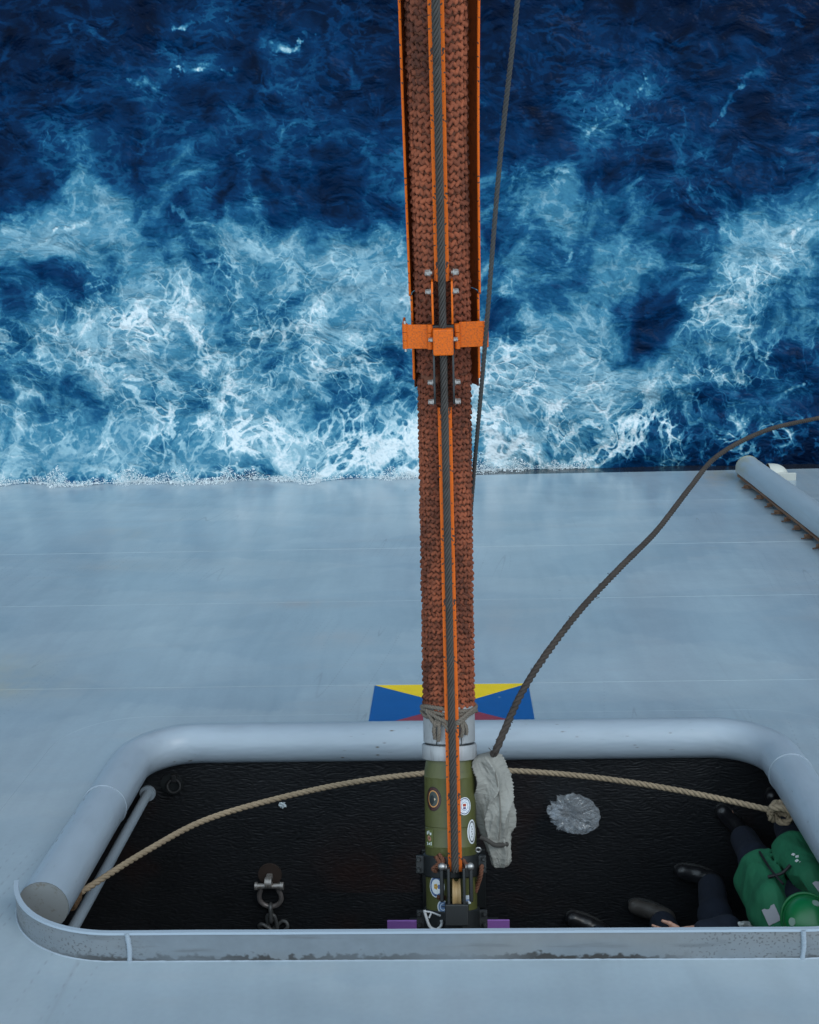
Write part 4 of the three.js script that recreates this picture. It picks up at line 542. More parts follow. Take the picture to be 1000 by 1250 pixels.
single('guide_line', 'thin dark line slanting down to the right edge of the hose', 'rope', rope([V(0.62, 13.2, -4.2), V(0.285, 11.368, -0.951), V(0.222, 10.989, -0.346), V(0.168, 10.80, 0.301), V(0.135, 10.63, 0.701), V(0.102, 10.39, 1.111), V(0.06, 10.31, 1.6), V(0.02, 10.33, 2.1), V(0.0, 10.46, 2.45)], 0.0115, 3, 0.07, 10, 6, 0.1), mat(0.045, 0.042, 0.04, 0.9));
// ------------------------------------------------------------------ canvas cover on the side of the probe
{
  const pts = [V(0.128, 10.705, 2.545), V(0.15, 10.72, 2.62), V(0.172, 10.735, 2.75), V(0.180, 10.765, 2.88), V(0.182, 10.78, 2.97), V(0.196, 10.80, 3.05), V(0.205, 10.815, 3.12)], c = new THREE.CatmullRomCurve3(pts), n = 150, m = 96, fr = c.computeFrenetFrames(n, false), pos = [], uv = [], idx = [];
  const rad = (t) => t < 0.5 ? mix(0.078, 0.102, smooth(0.0, 0.45, t)) : t < 0.8 ? mix(0.102, 0.07, smooth(0.5, 0.8, t)) : mix(0.07, 0.052, smooth(0.8, 1, t));
  for (let i = 0; i <= n; i++) { const t = i / n, C = c.getPointAt(t), T = c.getTangentAt(t), N = V(0, 1, 0).addScaledVector(T, -T.y).normalize(), B = V().crossVectors(N, T);
    for (let j = 0; j <= m; j++) { const a = j / m * Math.PI * 2, ca = Math.cos(a), sa = Math.sin(a);
      const ja = (j % m) / m * 6.283, X = Math.cos(ja) * 1.6, Y = Math.sin(ja) * 1.6;
      const rg = (p, q) => 1 - 3.0 * Math.abs(noise(p, q)), ph = 1.4 * noise(t * 2.2, 4) + 0.8 * t;
      const fold = 1 - 1.6 * Math.pow(Math.abs(Math.sin(2.5 * (ja + ph) + 0.9 * noise(X * 0.8 + t, Y * 0.8))), 0.55), fold2 = 1 - 1.7 * Math.pow(Math.abs(Math.sin(1.5 * ja + 5.2 * t + 1.2 * noise(X, Y + t * 2))), 0.5);
      const wr = 0.46 * fold + 0.30 * fold2 * smooth(0.2, 0.6, t) + 0.12 + 0.10 * rg(X * 1.6 + t * 5, Y * 1.6 - t * 7 + 20) + 0.02 * noise(X * 9 + t * 20, Y * 9 + 20);
      const cap = i === 0 || i === n ? 0.02 : Math.min(1, 0.55 + 0.45 * Math.sqrt(Math.min(t, 1 - t) / 0.045));
      const r = rad(t) * Math.min(1, cap) * (0.84 + 0.56 * wr), p = C.clone().addScaledVector(N, ca * r * 0.95).addScaledVector(B, sa * r); pos.push(p.x, p.y, p.z); uv.push(j / m, t * 3); if (i < n && j < m) { const k = i * (m + 1) + j; idx.push(k, k + m + 1, k + 1, k + 1, k + m + 1, k + m + 2); } } }
  let g = new THREE.BufferGeometry(); g.setAttribute('position', new THREE.Float32BufferAttribute(pos, 3)); g.setAttribute('uv', new THREE.Float32BufferAttribute(uv, 2)); g.setIndex(idx); g.computeVertexNormals();
  const tex = colourTex(512, 512, (u, v, o) => { const n1 = fbm(u * 9, v * 9, 4), w = 0.06 * Math.sin(u * 900) * Math.sin(v * 900), d = smooth(0.1, 0.45, fbm(u * 5 + 9, v * 4, 4)), t = 1 + 0.12 * n1 + w; o[0] = mix(0.27 * t, 0.15, d * 0.5); o[1] = mix(0.265 * t, 0.14, d * 0.5); o[2] = mix(0.24 * t, 0.12, d * 0.5); });
  const cover = thing('canvas_cover', 'crumpled pale grey canvas cover tied beside the olive probe', 'cover');
  const crease = greyTex(256, 256, (u, v) => 0.5 + 0.3 * (1 - 3 * Math.abs(noise(u * 9 + v * 3, v * 7 - u * 2))) * 0.6 + 0.25 * (1 - 3 * Math.abs(noise(u * 14 - v * 9 + 30, v * 5 + u * 8))) * 0.5 + 0.1 * noise(u * 60, v * 60)); part('canvas', g, new THREE.MeshPhysicalMaterial({ map: tex, bumpMap: crease, bumpScale: 0.006, roughness: 0.85, side: THREE.DoubleSide }), cover);
  part('seam', tube([V(0.178, 10.80, 2.60), V(0.197, 10.822, 2.72), V(0.20, 10.85, 2.86), V(0.19, 10.86, 2.95)], 0.0035, 40, 6), mat(0.16, 0.15, 0.13, 0.9), cover);
  part('strap', merge([tube([V(0.10, 10.86, 2.93), V(0.13, 10.88, 2.935), V(0.17, 10.875, 2.965), V(0.235, 10.82, 2.99)], 0.012, 30, 6)]), mat(0.05, 0.045, 0.04, 0.9), cover);
  const gr = new THREE.TorusGeometry(0.012, 0.0045, 8, 20); gr.rotateX(Math.PI / 2); gr.translate(0.085, 10.925, 2.965); part('grommet', gr, steel, cover);
}
// ------------------------------------------------------------------ plastic bag on the floor
{
  const g = new THREE.IcosahedronGeometry(1, 20), p = g.attributes.position;
  for (let i = 0; i < p.count; i++) {
    const d = V(p.getX(i), p.getY(i), p.getZ(i)).normalize(), az = Math.atan2(d.z, d.x), X = d.x * 2 + d.y, Z = d.z * 2 - d.y * 0.7;
    const knotDir = V(-0.62, 0.62, -0.48).normalize(), along = d.dot(knotDir), e1 = V(0.62, 0.62, 0).addScaledVector(knotDir, -V(0.62, 0.62, 0).dot(knotDir)).normalize(), e2 = V().crossVectors(knotDir, e1), phi = Math.atan2(d.dot(e2), d.dot(e1));
    const gather = smooth(-0.35, 0.75, along), pleat = 1 - 1.7 * Math.pow(Math.abs(Math.sin(phi * 5.5 + 2.2 * noise(X * 0.9, Z * 0.9))), 0.6);
    const wr = 0.55 * pleat * gather + 0.40 * (1 - 2.4 * Math.abs(noise(X * 1.1 + 3, Z * 1.1 + d.y))) + 0.30 * (1 - 2.4 * Math.abs(noise(X * 2.6 + 13, Z * 2.6 + d.y * 2))) + 0.10 * noise(X * 6, Z * 6 + d.y * 5);
    const k = smooth(0.90, 0.99, along), waist = smooth(0.70, 0.88, along) * (1 - k);
    const r = (0.84 + 0.34 * wr) * (1 + 0.55 * k - 0.30 * waist);
    p.setXYZ(i, d.x * r * 0.15 + 0.02 * d.z, Math.max(-0.085, d.y * r * 0.13), d.z * r * 0.115);
  }
  g.computeVertexNormals(); g.translate(0.70, FL + 0.087, 3.43);
  const w = single('plastic_bag', 'crumpled clear plastic bag lying on the black floor', 'bag', g, new THREE.MeshPhysicalMaterial({ color: new THREE.Color(0.92, 0.95, 0.98), roughness: 0.06, transmission: 0.88, thickness: 0, ior: 1.45, specularIntensity: 1, side: THREE.DoubleSide }));
}
// ------------------------------------------------------------------ pad eye, shackle and chain on the floor
{
  const t = thing('deck_shackle', 'steel shackle on a pad eye with a dark chain on the floor', 'shackle', [-1.215, FL, 3.885]);
  const sh = mat(0.24, 0.21, 0.2, 0.42, { metalness: 0.5 }), dull = mat(0.10, 0.10, 0.10, 0.5, { metalness: 0.4 });
  part('base_plate', cyl(0.075, 0.012, 32, 'y', 0, 0.006, -0.02), mat(0.03, 0.017, 0.012, 0.8), t); part('pad_eye', merge([box(0.042, 0.07, 0.05, 0, 0.045, -0.01, 0.012), cyl(0.034, 0.042, 20, 'x', 0, 0.075, 0.0)]), boltMat, t);
  part('shackle_pin', merge([cyl(0.017, 0.15, 16, 'x', 0, 0.07, 0.025), cyl(0.028, 0.022, 6, 'x', 0.082, 0.07, 0.025), cyl(0.025, 0.016, 16, 'x', -0.08, 0.07, 0.025)]), boltMat, t);
  const bow = [[-0.055, 0.02], [-0.056, 0.06], [-0.068, 0.10], [-0.066, 0.145], [-0.04, 0.178], [0, 0.19], [0.04, 0.178], [0.066, 0.145], [0.068, 0.10], [0.056, 0.06], [0.055, 0.02]].map(([x, z]) => V(x, 0.062 - z * 0.18, z)); part('bow', tube(bow, 0.0155, 50, 10), sh, t);
  const link = (x, y, z, turn, tilt) => { const pts = []; for (let i = 0; i < 24; i++) { const a = i / 24 * 6.283; pts.push(V(Math.cos(a) * 0.028, 0, Math.sin(a) * 0.028 + (Math.sin(a) > 0 ? 0.03 : -0.03))); } const g = tube(pts, 0.0125, 48, 8, true); g.rotateZ(tilt); g.rotateY(turn); g.translate(x, y, z); return g; };
  [[0, 0.045, 0.225, 0, 1.5], [0.0, 0.025, 0.305, 0.15, 0.15], [-0.035, 0.02, 0.36, 0.9, 0.5], [0.05, 0.02, 0.35, -0.8, 0.3], [-0.06, 0.02, 0.44, 0.3, 0.1], [0.02, 0.025, 0.43, 1.3, 0.8]].forEach((l) => part('chain_link', link(...l), dull, t));
}
// ------------------------------------------------------------------ small things on the floor
{
  for (const [x, z, lab] of [[-1.80, 3.24, 'black folding pad fitting on the floor in the left front corner']]) { const o = thing('floor_fitting', lab, 'fitting', [x, FL, z]); part('base', cyl(0.07, 0.014, 24, 'y', 0, 0.007, 0), blackSteel, o); const dk = mat(0.006, 0.006, 0.007, 0.7), r = new THREE.TorusGeometry(0.04, 0.009, 8, 24); r.rotateX(1.1); r.translate(0.02, 0.045, 0); part('ring', r, dk, o); part('staple', box(0.03, 0.03, 0.05, 0.02, 0.025, -0.045, 0.005), dk, o); }
  const g = new THREE.IcosahedronGeometry(0.02, 3), p = g.attributes.position; for (let i = 0; i < p.count; i++) { const k = 1 + 0.9 * noise(p.getX(i) * 90, p.getZ(i) * 90 + p.getY(i) * 50); p.setXYZ(i, p.getX(i) * k * 1.2, Math.max(-0.012, p.getY(i) * k * 0.7), p.getZ(i) * k); } g.computeVertexNormals(); g.translate(-1.115, FL + 0.013, 3.39);
  single('plastic_scrap', 'tiny crumpled scrap of clear plastic on the floor under the tan rope', 'scrap', g, mat(0.45, 0.5, 0.52, 0.3));
}
// ------------------------------------------------------------------ drain pipe down the side and the scoop by the waterline
{
  const pipe = thing('drain_pipe', 'grey half round pipe standing off the ship side on rusty lugs', 'pipe', [0, 0, 0]);
  const pc = colourTex(256, 512, (u, v, o) => { const x = u * 1.1, y = v * 9, n = fbm(x * 5, y * 3, 4), st = smooth(0.1, 0.45, fbm(x * 9 + 3, y * 1.2, 4)), low = smooth(1.7, 0.7, y + 1.4 * n), t = 1 + 0.1 * n; o[0] = mix(mix(0.31 * t, 0.27, st * 0.4), 0.34, low * 0.7); o[1] = mix(mix(0.375 * t, 0.29, st * 0.4), 0.33, low * 0.7); o[2] = mix(mix(0.43 * t, 0.29, st * 0.4), 0.25, low * 0.7); });
  const pm = new THREE.MeshPhysicalMaterial({ map: pc, roughness: 0.4, side: THREE.DoubleSide });
  const S = [], R = 0.155; for (let i = 0; i <= 28; i++) { const a = Math.PI + i / 28 * Math.PI; S.push([Math.cos(a) * R, Math.sin(a) * R * 0.95]); }
  const pos = [], uv = [], idx = []; const sec = [[-R, 0.05], ...S, [R, 0.05]], ys = range(1.02, 9.0, 0.15).concat(9.0);
  ys.forEach((y, i) => { const r = 1 + 0.012 * noise(y * 2, 5); sec.forEach(([x, z], k) => { pos.push(3.74 + x * r, y, 2.86 + z * r); uv.push(k / sec.length, y / 9); if (i && k) { const a = (i - 1) * sec.length + k - 1, b = a + sec.length; idx.push(a, b, a + 1, a + 1, b, b + 1); } }); });
  const g = new THREE.BufferGeometry(); g.setAttribute('position', new THREE.Float32BufferAttribute(pos, 3)); g.setAttribute('uv', new THREE.Float32BufferAttribute(uv, 2)); g.setIndex(idx); g.computeVertexNormals(); part('half_pipe', g, pm, pipe);
  part('pipe_foot', merge([cyl(0.155, 0.03, 28, 'y', 3.74, 1.03, 2.86), cyl(0.10, 0.25, 24, 'y', 3.79, 0.92, 2.88)]), mat(0.3, 0.3, 0.22, 0.6), pipe);
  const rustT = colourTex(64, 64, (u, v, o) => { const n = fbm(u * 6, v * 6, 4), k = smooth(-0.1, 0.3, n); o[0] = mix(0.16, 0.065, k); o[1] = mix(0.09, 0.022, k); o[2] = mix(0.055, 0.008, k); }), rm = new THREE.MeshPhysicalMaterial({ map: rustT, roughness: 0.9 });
  const lug = merge([box(0.12, 0.035, 0.06, 0.01, 0, 0.02, 0.006), box(0.16, 0.02, 0.015, -0.01, -0.02, 0.045), cyl(0.014, 0.035, 8, 'y', -0.045, 0.028, 0.01), cyl(0.012, 0.03, 8, 'y', 0.02, 0.028, 0.01)]);
  for (const y of [1.78, 2.40, 2.86, 3.23, 3.60, 3.99, 4.39, 4.80, 5.2, 5.6, 6.0]) for (const s of [-1, 1]) { const l = part('lug', lug, rm, pipe); l.position.set(3.74 + s * 0.185, y, 2.945); l.scale.set(-s * rr(0.55, 0.8), rr(0.45, 0.9), 0.8); l.rotation.set((rnd() - 0.5) * 0.4, 0, (rnd() - 0.5) * 0.9); }
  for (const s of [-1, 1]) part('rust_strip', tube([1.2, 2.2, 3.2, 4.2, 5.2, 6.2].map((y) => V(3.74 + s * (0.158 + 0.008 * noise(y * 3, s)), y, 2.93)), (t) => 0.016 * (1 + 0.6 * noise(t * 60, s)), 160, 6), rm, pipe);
  // scoop
  const sc = thing('scupper_hood', 'small off white hood with a rusty mouth beside the drain pipe at the waterline', 'hood', [4.10, 1.0, 3.0]);
  const shell = (k) => { const P = [], I = [], U = []; for (let i = 0; i <= 16; i++) for (let j = 0; j <= 20; j++) { const a = j / 20 * Math.PI, t = i / 16, r = 0.15 * k * Math.sqrt(Math.max(0.004, 1 - Math.pow(t, 3))); P.push(-0.10 + 0.26 * t * k, Math.cos(a) * r * 1.25, -Math.sin(a) * r * 1.2); U.push(j / 20, t); if (i < 16 && j < 20) { const q = i * 21 + j; I.push(q, q + 21, q + 1, q + 1, q + 21, q + 22); } } const g = new THREE.BufferGeometry(); g.setAttribute('position', new THREE.Float32BufferAttribute(P, 3)); g.setAttribute('uv', new THREE.Float32BufferAttribute(U, 2)); g.setIndex(I); g.computeVertexNormals(); return g; };
  part('hood_shell', shell(1), mat(0.52, 0.53, 0.48, 0.5, { side: THREE.DoubleSide }), sc); part('hood_lining', shell(0.92), new THREE.MeshPhysicalMaterial({ map: rustT, roughness: 0.9, side: THREE.DoubleSide }), sc); part('hood_foot', box(0.30, 0.05, 0.10, 0.05, 0.205, -0.045, 0.01), mat(0.45, 0.46, 0.42, 0.6), sc);
}
// ------------------------------------------------------------------ people in the opening: distance fields meshed with surface nets
/** bones: [ax, ay, az, bx, by, bz, ra, rb]; smooth union with radius k; carve: extra function returning distance to subtract or clip */
function netMesh(bones, k, cell, clip) {
  const lo = [9e9, 9e9, 9e9], hi = [-9e9, -9e9, -9e9]; for (const b of bones) for (const e of [0, 3]) for (let i = 0; i < 3; i++) { const r = Math.max(b[6], b[7]) + k + cell * 2; lo[i] = Math.min(lo[i], b[e + i] - r); hi[i] = Math.max(hi[i], b[e + i] + r); }
  const N = lo.map((l, i) => Math.ceil((hi[i] - l) / cell) + 1), [nx, ny, nz] = N, F = new Float32Array(nx * ny * nz).fill(9);
  const pre = bones.map((b) => { const d = [b[3] - b[0], b[4] - b[1], b[5] - b[2]], l2 = d[0] * d[0] + d[1] * d[1] + d[2] * d[2] || 1e-9; return { b, d, l2, R: Math.max(b[6], b[7]) + k * 2 + cell * 3 }; });
  for (const { b, d, l2, R } of pre) {
    const i0 = [0, 1, 2].map((i) => Math.max(0, Math.floor((Math.min(b[i], b[i + 3]) - R - lo[i]) / cell))), i1 = [0, 1, 2].map((i) => Math.min(N[i] - 1, Math.ceil((Math.max(b[i], b[i + 3]) + R - lo[i]) / cell)));
    for (let z = i0[2]; z <= i1[2]; z++) for (let y = i0[1]; y <= i1[1]; y++) for (let x = i0[0]; x <= i1[0]; x++) {
      const px = lo[0] + x * cell - b[0], py = lo[1] + y * cell - b[1], pz = lo[2] + z * cell - b[2], t = clamp((px * d[0] + py * d[1] + pz * d[2]) / l2), qx = px - d[0] * t, qy = py - d[1] * t, qz = pz - d[2] * t;
      const D = Math.sqrt(qx * qx + qy * qy + qz * qz) - (b[6] + (b[7] - b[6]) * t), q = (z * ny + y) * nx + x, f = F[q], h = Math.max(0, k - Math.abs(f - D)) / k; F[q] = Math.min(f, D) - h * h * k * 0.25;
    }
  }
  if (clip) for (let z = 0; z < nz; z++) for (let y = 0; y < ny; y++) for (let x = 0; x < nx; x++) { const q = (z * ny + y) * nx + x; F[q] = clip(F[q], lo[0] + x * cell, lo[1] + y * cell, lo[2] + z * cell); }
  const pos = [], idx = [], map = new Int32Array(nx * ny * nz).fill(-1), C = [[0, 0, 0], [1, 0, 0], [0, 1, 0], [1, 1, 0], [0, 0, 1], [1, 0, 1], [0, 1, 1], [1, 1, 1]], EG = [[0, 1], [2, 3], [4, 5], [6, 7], [0, 2], [1, 3], [4, 6], [5, 7], [0, 4], [1, 5], [2, 6], [3, 7]];
  for (let z = 0; z < nz - 1; z++) for (let y = 0; y < ny - 1; y++) for (let x = 0; x < nx - 1; x++) {
    const v = C.map(([a, b, c]) => F[((z + c) * ny + y + b) * nx + x + a]); let m = 0; for (let i = 0; i < 8; i++) if (v[i] < 0) m++; if (!m || m === 8) continue;
    let sx = 0, sy = 0, sz = 0, n = 0; for (const [a, b] of EG) if ((v[a] < 0) !== (v[b] < 0)) { const t = v[a] / (v[a] - v[b]); sx += C[a][0] + (C[b][0] - C[a][0]) * t; sy += C[a][1] + (C[b][1] - C[a][1]) * t; sz += C[a][2] + (C[b][2] - C[a][2]) * t; n++; }
    map[(z * ny + y) * nx + x] = pos.length / 3; pos.push(lo[0] + (x + sx / n) * cell, lo[1] + (y + sy / n) * cell, lo[2] + (z + sz / n) * cell);
  }
  const at3 = (x, y, z) => map[(z * ny + y) * nx + x];
  for (let z = 1; z < nz - 1; z++) for (let y = 1; y < ny - 1; y++) for (let x = 1; x < nx - 1; x++) {
    const f = F[(z * ny + y) * nx + x] < 0;
    const quad = (a, b, c, d, flip) => { if (a < 0 || b < 0 || c < 0 || d < 0) return; if (flip) idx.push(a, c, b, a, d, c); else idx.push(a, b, c, a, c, d); };
    if (f !== F[(z * ny + y) * nx + x + 1] < 0) quad(at3(x, y - 1, z - 1), at3(x, y, z - 1), at3(x, y, z), at3(x, y - 1, z), !f);
    if (f !== F[(z * ny + y + 1) * nx + x] < 0) quad(at3(x - 1, y, z - 1), at3(x - 1, y, z), at3(x, y, z), at3(x, y, z - 1), !f);
    if (f !== F[((z + 1) * ny + y) * nx + x] < 0) quad(at3(x - 1, y - 1, z), at3(x, y - 1, z), at3(x, y, z), at3(x - 1, y, z), !f);
  }
  const g = new THREE.BufferGeometry(); g.setAttribute('position', new THREE.Float32BufferAttribute(pos, 3)); g.setAttribute('uv', new THREE.Float32BufferAttribute(new Float32Array(pos.length / 3 * 2), 2)); for (let i = 0; i < pos.length / 3; i++) g.attributes.uv.setXY(i, pos[i * 3] + pos[i * 3 + 2] * 0.6, pos[i * 3 + 1] + pos[i * 3 + 2] * 0.3);
  g.setIndex(idx); g.computeVertexNormals(); return g;
}
const skin = mat(0.50, 0.27, 0.19, 0.5), hairMat = mat(0.02, 0.014, 0.01, 0.8);
const navyTex = colourTex(256, 256, (u, v, o) => { const n = fbm(u * 10, v * 10, 4), w = 0.1 * Math.sin(u * 420 + v * 420), t = 1 + 0.4 * n + w; o[0] = 0.0048 * t; o[1] = 0.0092 * t; o[2] = 0.021 * t; });
const navyBump = greyTex(256, 256, (u, v) => 0.5 + 0.4 * fbm(u * 9, v * 5, 4) + 0.15 * (1 - 3 * Math.abs(noise(u * 7, v * 4 + 9))));
const navy = new THREE.MeshPhysicalMaterial({ map: navyTex, bumpMap: navyBump, bumpScale: 0.02, roughness: 0.9 });
const bootTex = colourTex(128, 128, (u, v, o) => { const n = fbm(u * 8, v * 8, 4), p = smooth(0.40, 0.48, noise(u * 60, v * 60) + 0.25 * noise(u * 12, v * 12)), t = 1 + 0.5 * n; o[0] = mix(0.05 * t, 0.26, p * 0.7); o[1] = mix(0.044 * t, 0.25, p * 0.7); o[2] = mix(0.04 * t, 0.24, p * 0.7); });
const bootWorn = new THREE.MeshPhysicalMaterial({ map: bootTex, roughness: 0.6 }), bootBlack = mat(0.012, 0.012, 0.014, 0.3);
const greenTex = colourTex(256, 256, (u, v, o) => { const n = fbm(u * 9, v * 9, 4), t = 1 + 0.3 * n; o[0] = 0.008 * t; o[1] = 0.125 * t; o[2] = 0.055 * t; });
const green = new THREE.MeshPhysicalMaterial({ map: greenTex, bumpMap: navyBump, bumpScale: 0.05, roughness: 0.8 });
/** one person. Local frame: x = the person's left, y up, z = the way the person faces; feet at y 0. J overrides joints. */
function makePerson(label, pos, turn, J, opts = {}) {
  const p = thing('person', label, 'person', pos); p.rotation.y = turn;
  const j = { hip: [0, 0.93, 0], chest: [0, 1.22, 0.03], neck: [0, 1.44, 0.04], head: [0, 1.60, 0.07], sl: [0.19, 1.38, 0.02], sr: [-0.19, 1.38, 0.02], el: [0.27, 1.12, 0.02], er: [-0.27, 1.12, 0.02], wl: [0.25, 0.88, 0.12], wr: [-0.25, 0.88, 0.12], hl: [0.10, 0.92, 0], hr: [-0.10, 0.92, 0], kl: [0.13, 0.50, 0.03], kr: [-0.13, 0.50, 0.03], al: [0.15, 0.10, 0], ar: [-0.15, 0.10, 0], fl: 0.15, fr: -0.15, ...J };
  const B = (a, b, ra, rb) => [...a, ...b, ra, rb], up = (a, dx, dy, dz) => [a[0] + dx, a[1] + dy, a[2] + dz];
  // hands: palm, four fingers, thumb
  const hand = (w, e, s) => {
    const dir = V(w[0] - e[0], w[1] - e[1], w[2] - e[2]).normalize(), side = V(0, 0, 1).addScaledVector(dir, -dir.z).normalize(), nrm = V().crossVectors(dir, side).multiplyScalar(s), W = V(...w), out = [];
    const pt = (d, q, n) => W.clone().addScaledVector(dir, d).addScaledVector(side, q).addScaledVector(nrm, n).toArray();
    for (let f = 0; f < 4; f++) { const q = (f - 1.5) * -0.021, L = [0.070, 0.080, 0.074, 0.058][f], a = pt(0.03, q * 0.8, 0), b = pt(0.095, q, 0.002), c = pt(0.095 + L * 0.5, q * 1.06, -0.010), d = pt(0.095 + L * 0.88, q * 1.06, -0.032); out.push([...a, ...b, 0.015, 0.0115], [...b, ...c, 0.0095, 0.009], [...c, ...d, 0.009, 0.0075]); }
    out.push([...pt(0.03, 0.03, -0.004), ...pt(0.065, 0.055, -0.016), 0.015, 0.0115], [...pt(0.065, 0.055, -0.016), ...pt(0.10, 0.062, -0.03), 0.0105, 0.0085], [...pt(-0.03, 0, 0), ...pt(0.03, 0, 0), 0.025, 0.024]);
    return out; };
  const head = j.head, hd = opts.look ?? [0, -0.25, 0.97], L = V(...hd).normalize(), H = V(...head), rt = V(1, 0, 0).addScaledVector(L, -L.x).normalize(), hu = V().crossVectors(L, rt); const hp3 = (x, y, z) => H.clone().addScaledVector(rt, x).addScaledVector(hu, y).addScaledVector(L, z).toArray();
  const headB = [[...hp3(0, 0.03, -0.02), ...hp3(0, 0.03, 0.02), 0.088, 0.082], [...hp3(0, -0.04, 0.03), ...hp3(0, -0.075, 0.05), 0.062, 0.045], [...hp3(0, 0.005, 0.09), ...hp3(0, -0.025, 0.108), 0.011, 0.016], [...hp3(0.085, -0.02, 0), ...hp3(0.088, 0.015, -0.005), 0.014, 0.018], [...hp3(-0.085, -0.02, 0), ...hp3(-0.088, 0.015, -0.005), 0.014, 0.018], [...hp3(-0.018, -0.062, 0.09), ...hp3(0.018, -0.062, 0.09), 0.011, 0.011], [...hp3(-0.035, 0.03, 0.085), ...hp3(0.035, 0.03, 0.085), 0.012, 0.012]];
  const body = netMesh([B(j.neck, up(head, 0, -0.05, -0.01), 0.058, 0.055), B(j.hip, j.chest, 0.11, 0.115), B(j.chest, j.neck, 0.12, 0.06), B(j.sl, j.el, 0.048, 0.04), B(j.el, j.wl, 0.04, 0.028), B(j.sr, j.er, 0.048, 0.04), B(j.er, j.wr, 0.04, 0.028), B(j.neck, j.sl, 0.06, 0.05), B(j.neck, j.sr, 0.06, 0.05), B(j.hl, j.kl, 0.08, 0.055), B(j.kl, j.al, 0.055, 0.038), B(j.hr, j.kr, 0.08, 0.055), B(j.kr, j.ar, 0.055, 0.038), B(up(j.al, 0, -0.03, 0), up(j.al, 0, -0.06, 0.13), 0.035, 0.03), B(up(j.ar, 0, -0.03, 0), up(j.ar, 0, -0.06, 0.13), 0.035, 0.03)], 0.05, 0.014);
  part('body', mergeGeometries([body, netMesh([...headB, B(j.neck, up(head, 0, -0.04, 0), 0.056, 0.052)], 0.02, 0.006), netMesh(hand(j.wl, j.el, 1), 0.008, 0.0045), netMesh(hand(j.wr, j.er, -1), 0.008, 0.0045)]), skin, p);
  const eyes = [-1, 1].map((s) => new THREE.SphereGeometry(0.010, 10, 8).translate(...hp3(s * 0.034, 0.008, 0.088))); part('eyes', mergeGeometries(eyes), mat(0.05, 0.04, 0.04, 0.2), p);
  const cuff = opts.cuff ?? 0.0, lerp = (a, b, t) => a.map((v, i) => v + (b[i] - v) * t);
  part('coveralls', netMesh([B(j.hip, j.chest, 0.148, 0.15), B(up(j.hip, -0.05, 0, 0), up(j.hip, 0.05, 0, 0), 0.14, 0.14), B(up(j.chest, -0.07, 0.03, 0), up(j.chest, 0.07, 0.03, 0), 0.125, 0.125), B(j.neck, j.sl, 0.07, 0.075), B(j.neck, j.sr, 0.07, 0.075), B(j.sl, j.el, 0.075, 0.062), B(j.el, lerp(j.el, j.wl, 0.85 - cuff), 0.062, 0.052), B(j.sr, j.er, 0.075, 0.062), B(j.er, lerp(j.er, j.wr, 0.85 - cuff), 0.062, 0.054), B(j.hl, j.kl, 0.115, 0.09), B(j.kl, up(j.al, 0, 0.06, 0), 0.09, 0.082), B(j.hr, j.kr, 0.115, 0.09), B(j.kr, up(j.ar, 0, 0.06, 0), 0.09, 0.082)], 0.05, 0.013), navy, p);
  for (const [a, yaw, bm] of [[j.al, j.fl, opts.bootLeft ?? bootBlack], [j.ar, j.fr, bootBlack]]) { // boots with sole, shaft and toe
    const d = (x, y, z) => [a[0] + Math.cos(yaw) * x + Math.sin(yaw) * z, y, a[2] - Math.sin(yaw) * x + Math.cos(yaw) * z];
    const boot = part('boot', netMesh([[...d(0, 0.055, -0.05), ...d(0, 0.05, 0.06), 0.048, 0.045], [...d(-0.008, 0.046, 0.06), ...d(0, 0.042, 0.165), 0.044, 0.042], [...d(0.014, 0.042, 0.12), ...d(0.006, 0.04, 0.16), 0.036, 0.036], [...d(0, 0.06, -0.02), ...d(0, 0.24, -0.02), 0.056, 0.058]], 0.03, 0.008, (f, x, y) => Math.max(f, 0.014 - y)), bm, p);
    const S = new THREE.Shape(); for (let i = 0; i < 28; i++) { const t = i / 28 * 6.283, x = Math.cos(t) * (0.05 + 0.006 * Math.sin(t)), z = Math.sin(t) * 0.15 + 0.055; i ? S.lineTo(x, z) : S.moveTo(x, z); }
    const sole = new THREE.ExtrudeGeometry(S, { depth: 0.018, bevelEnabled: true, bevelSize: 0.004, bevelThickness: 0.003, bevelSegments: 1 }); sole.rotateX(Math.PI / 2); sole.rotateY(yaw); sole.translate(a[0], 0.021, a[2]); part('sole', sole, mat(0.02, 0.02, 0.02, 0.8), boot);
    const lace = []; for (let k = 0; k < 4; k++) lace.push(tube([V(...d(-0.03, 0.095 + k * 0.018, 0.05 - k * 0.014)), V(...d(0, 0.112 + k * 0.02, 0.052 - k * 0.014)), V(...d(0.03, 0.095 + k * 0.018, 0.05 - k * 0.014))], 0.004, 8, 5)); part('laces', mergeGeometries(lace), mat(0.03, 0.03, 0.03, 0.9), boot);
  }
  return { p, j, hp3, B, up, rt, hu, L };
}
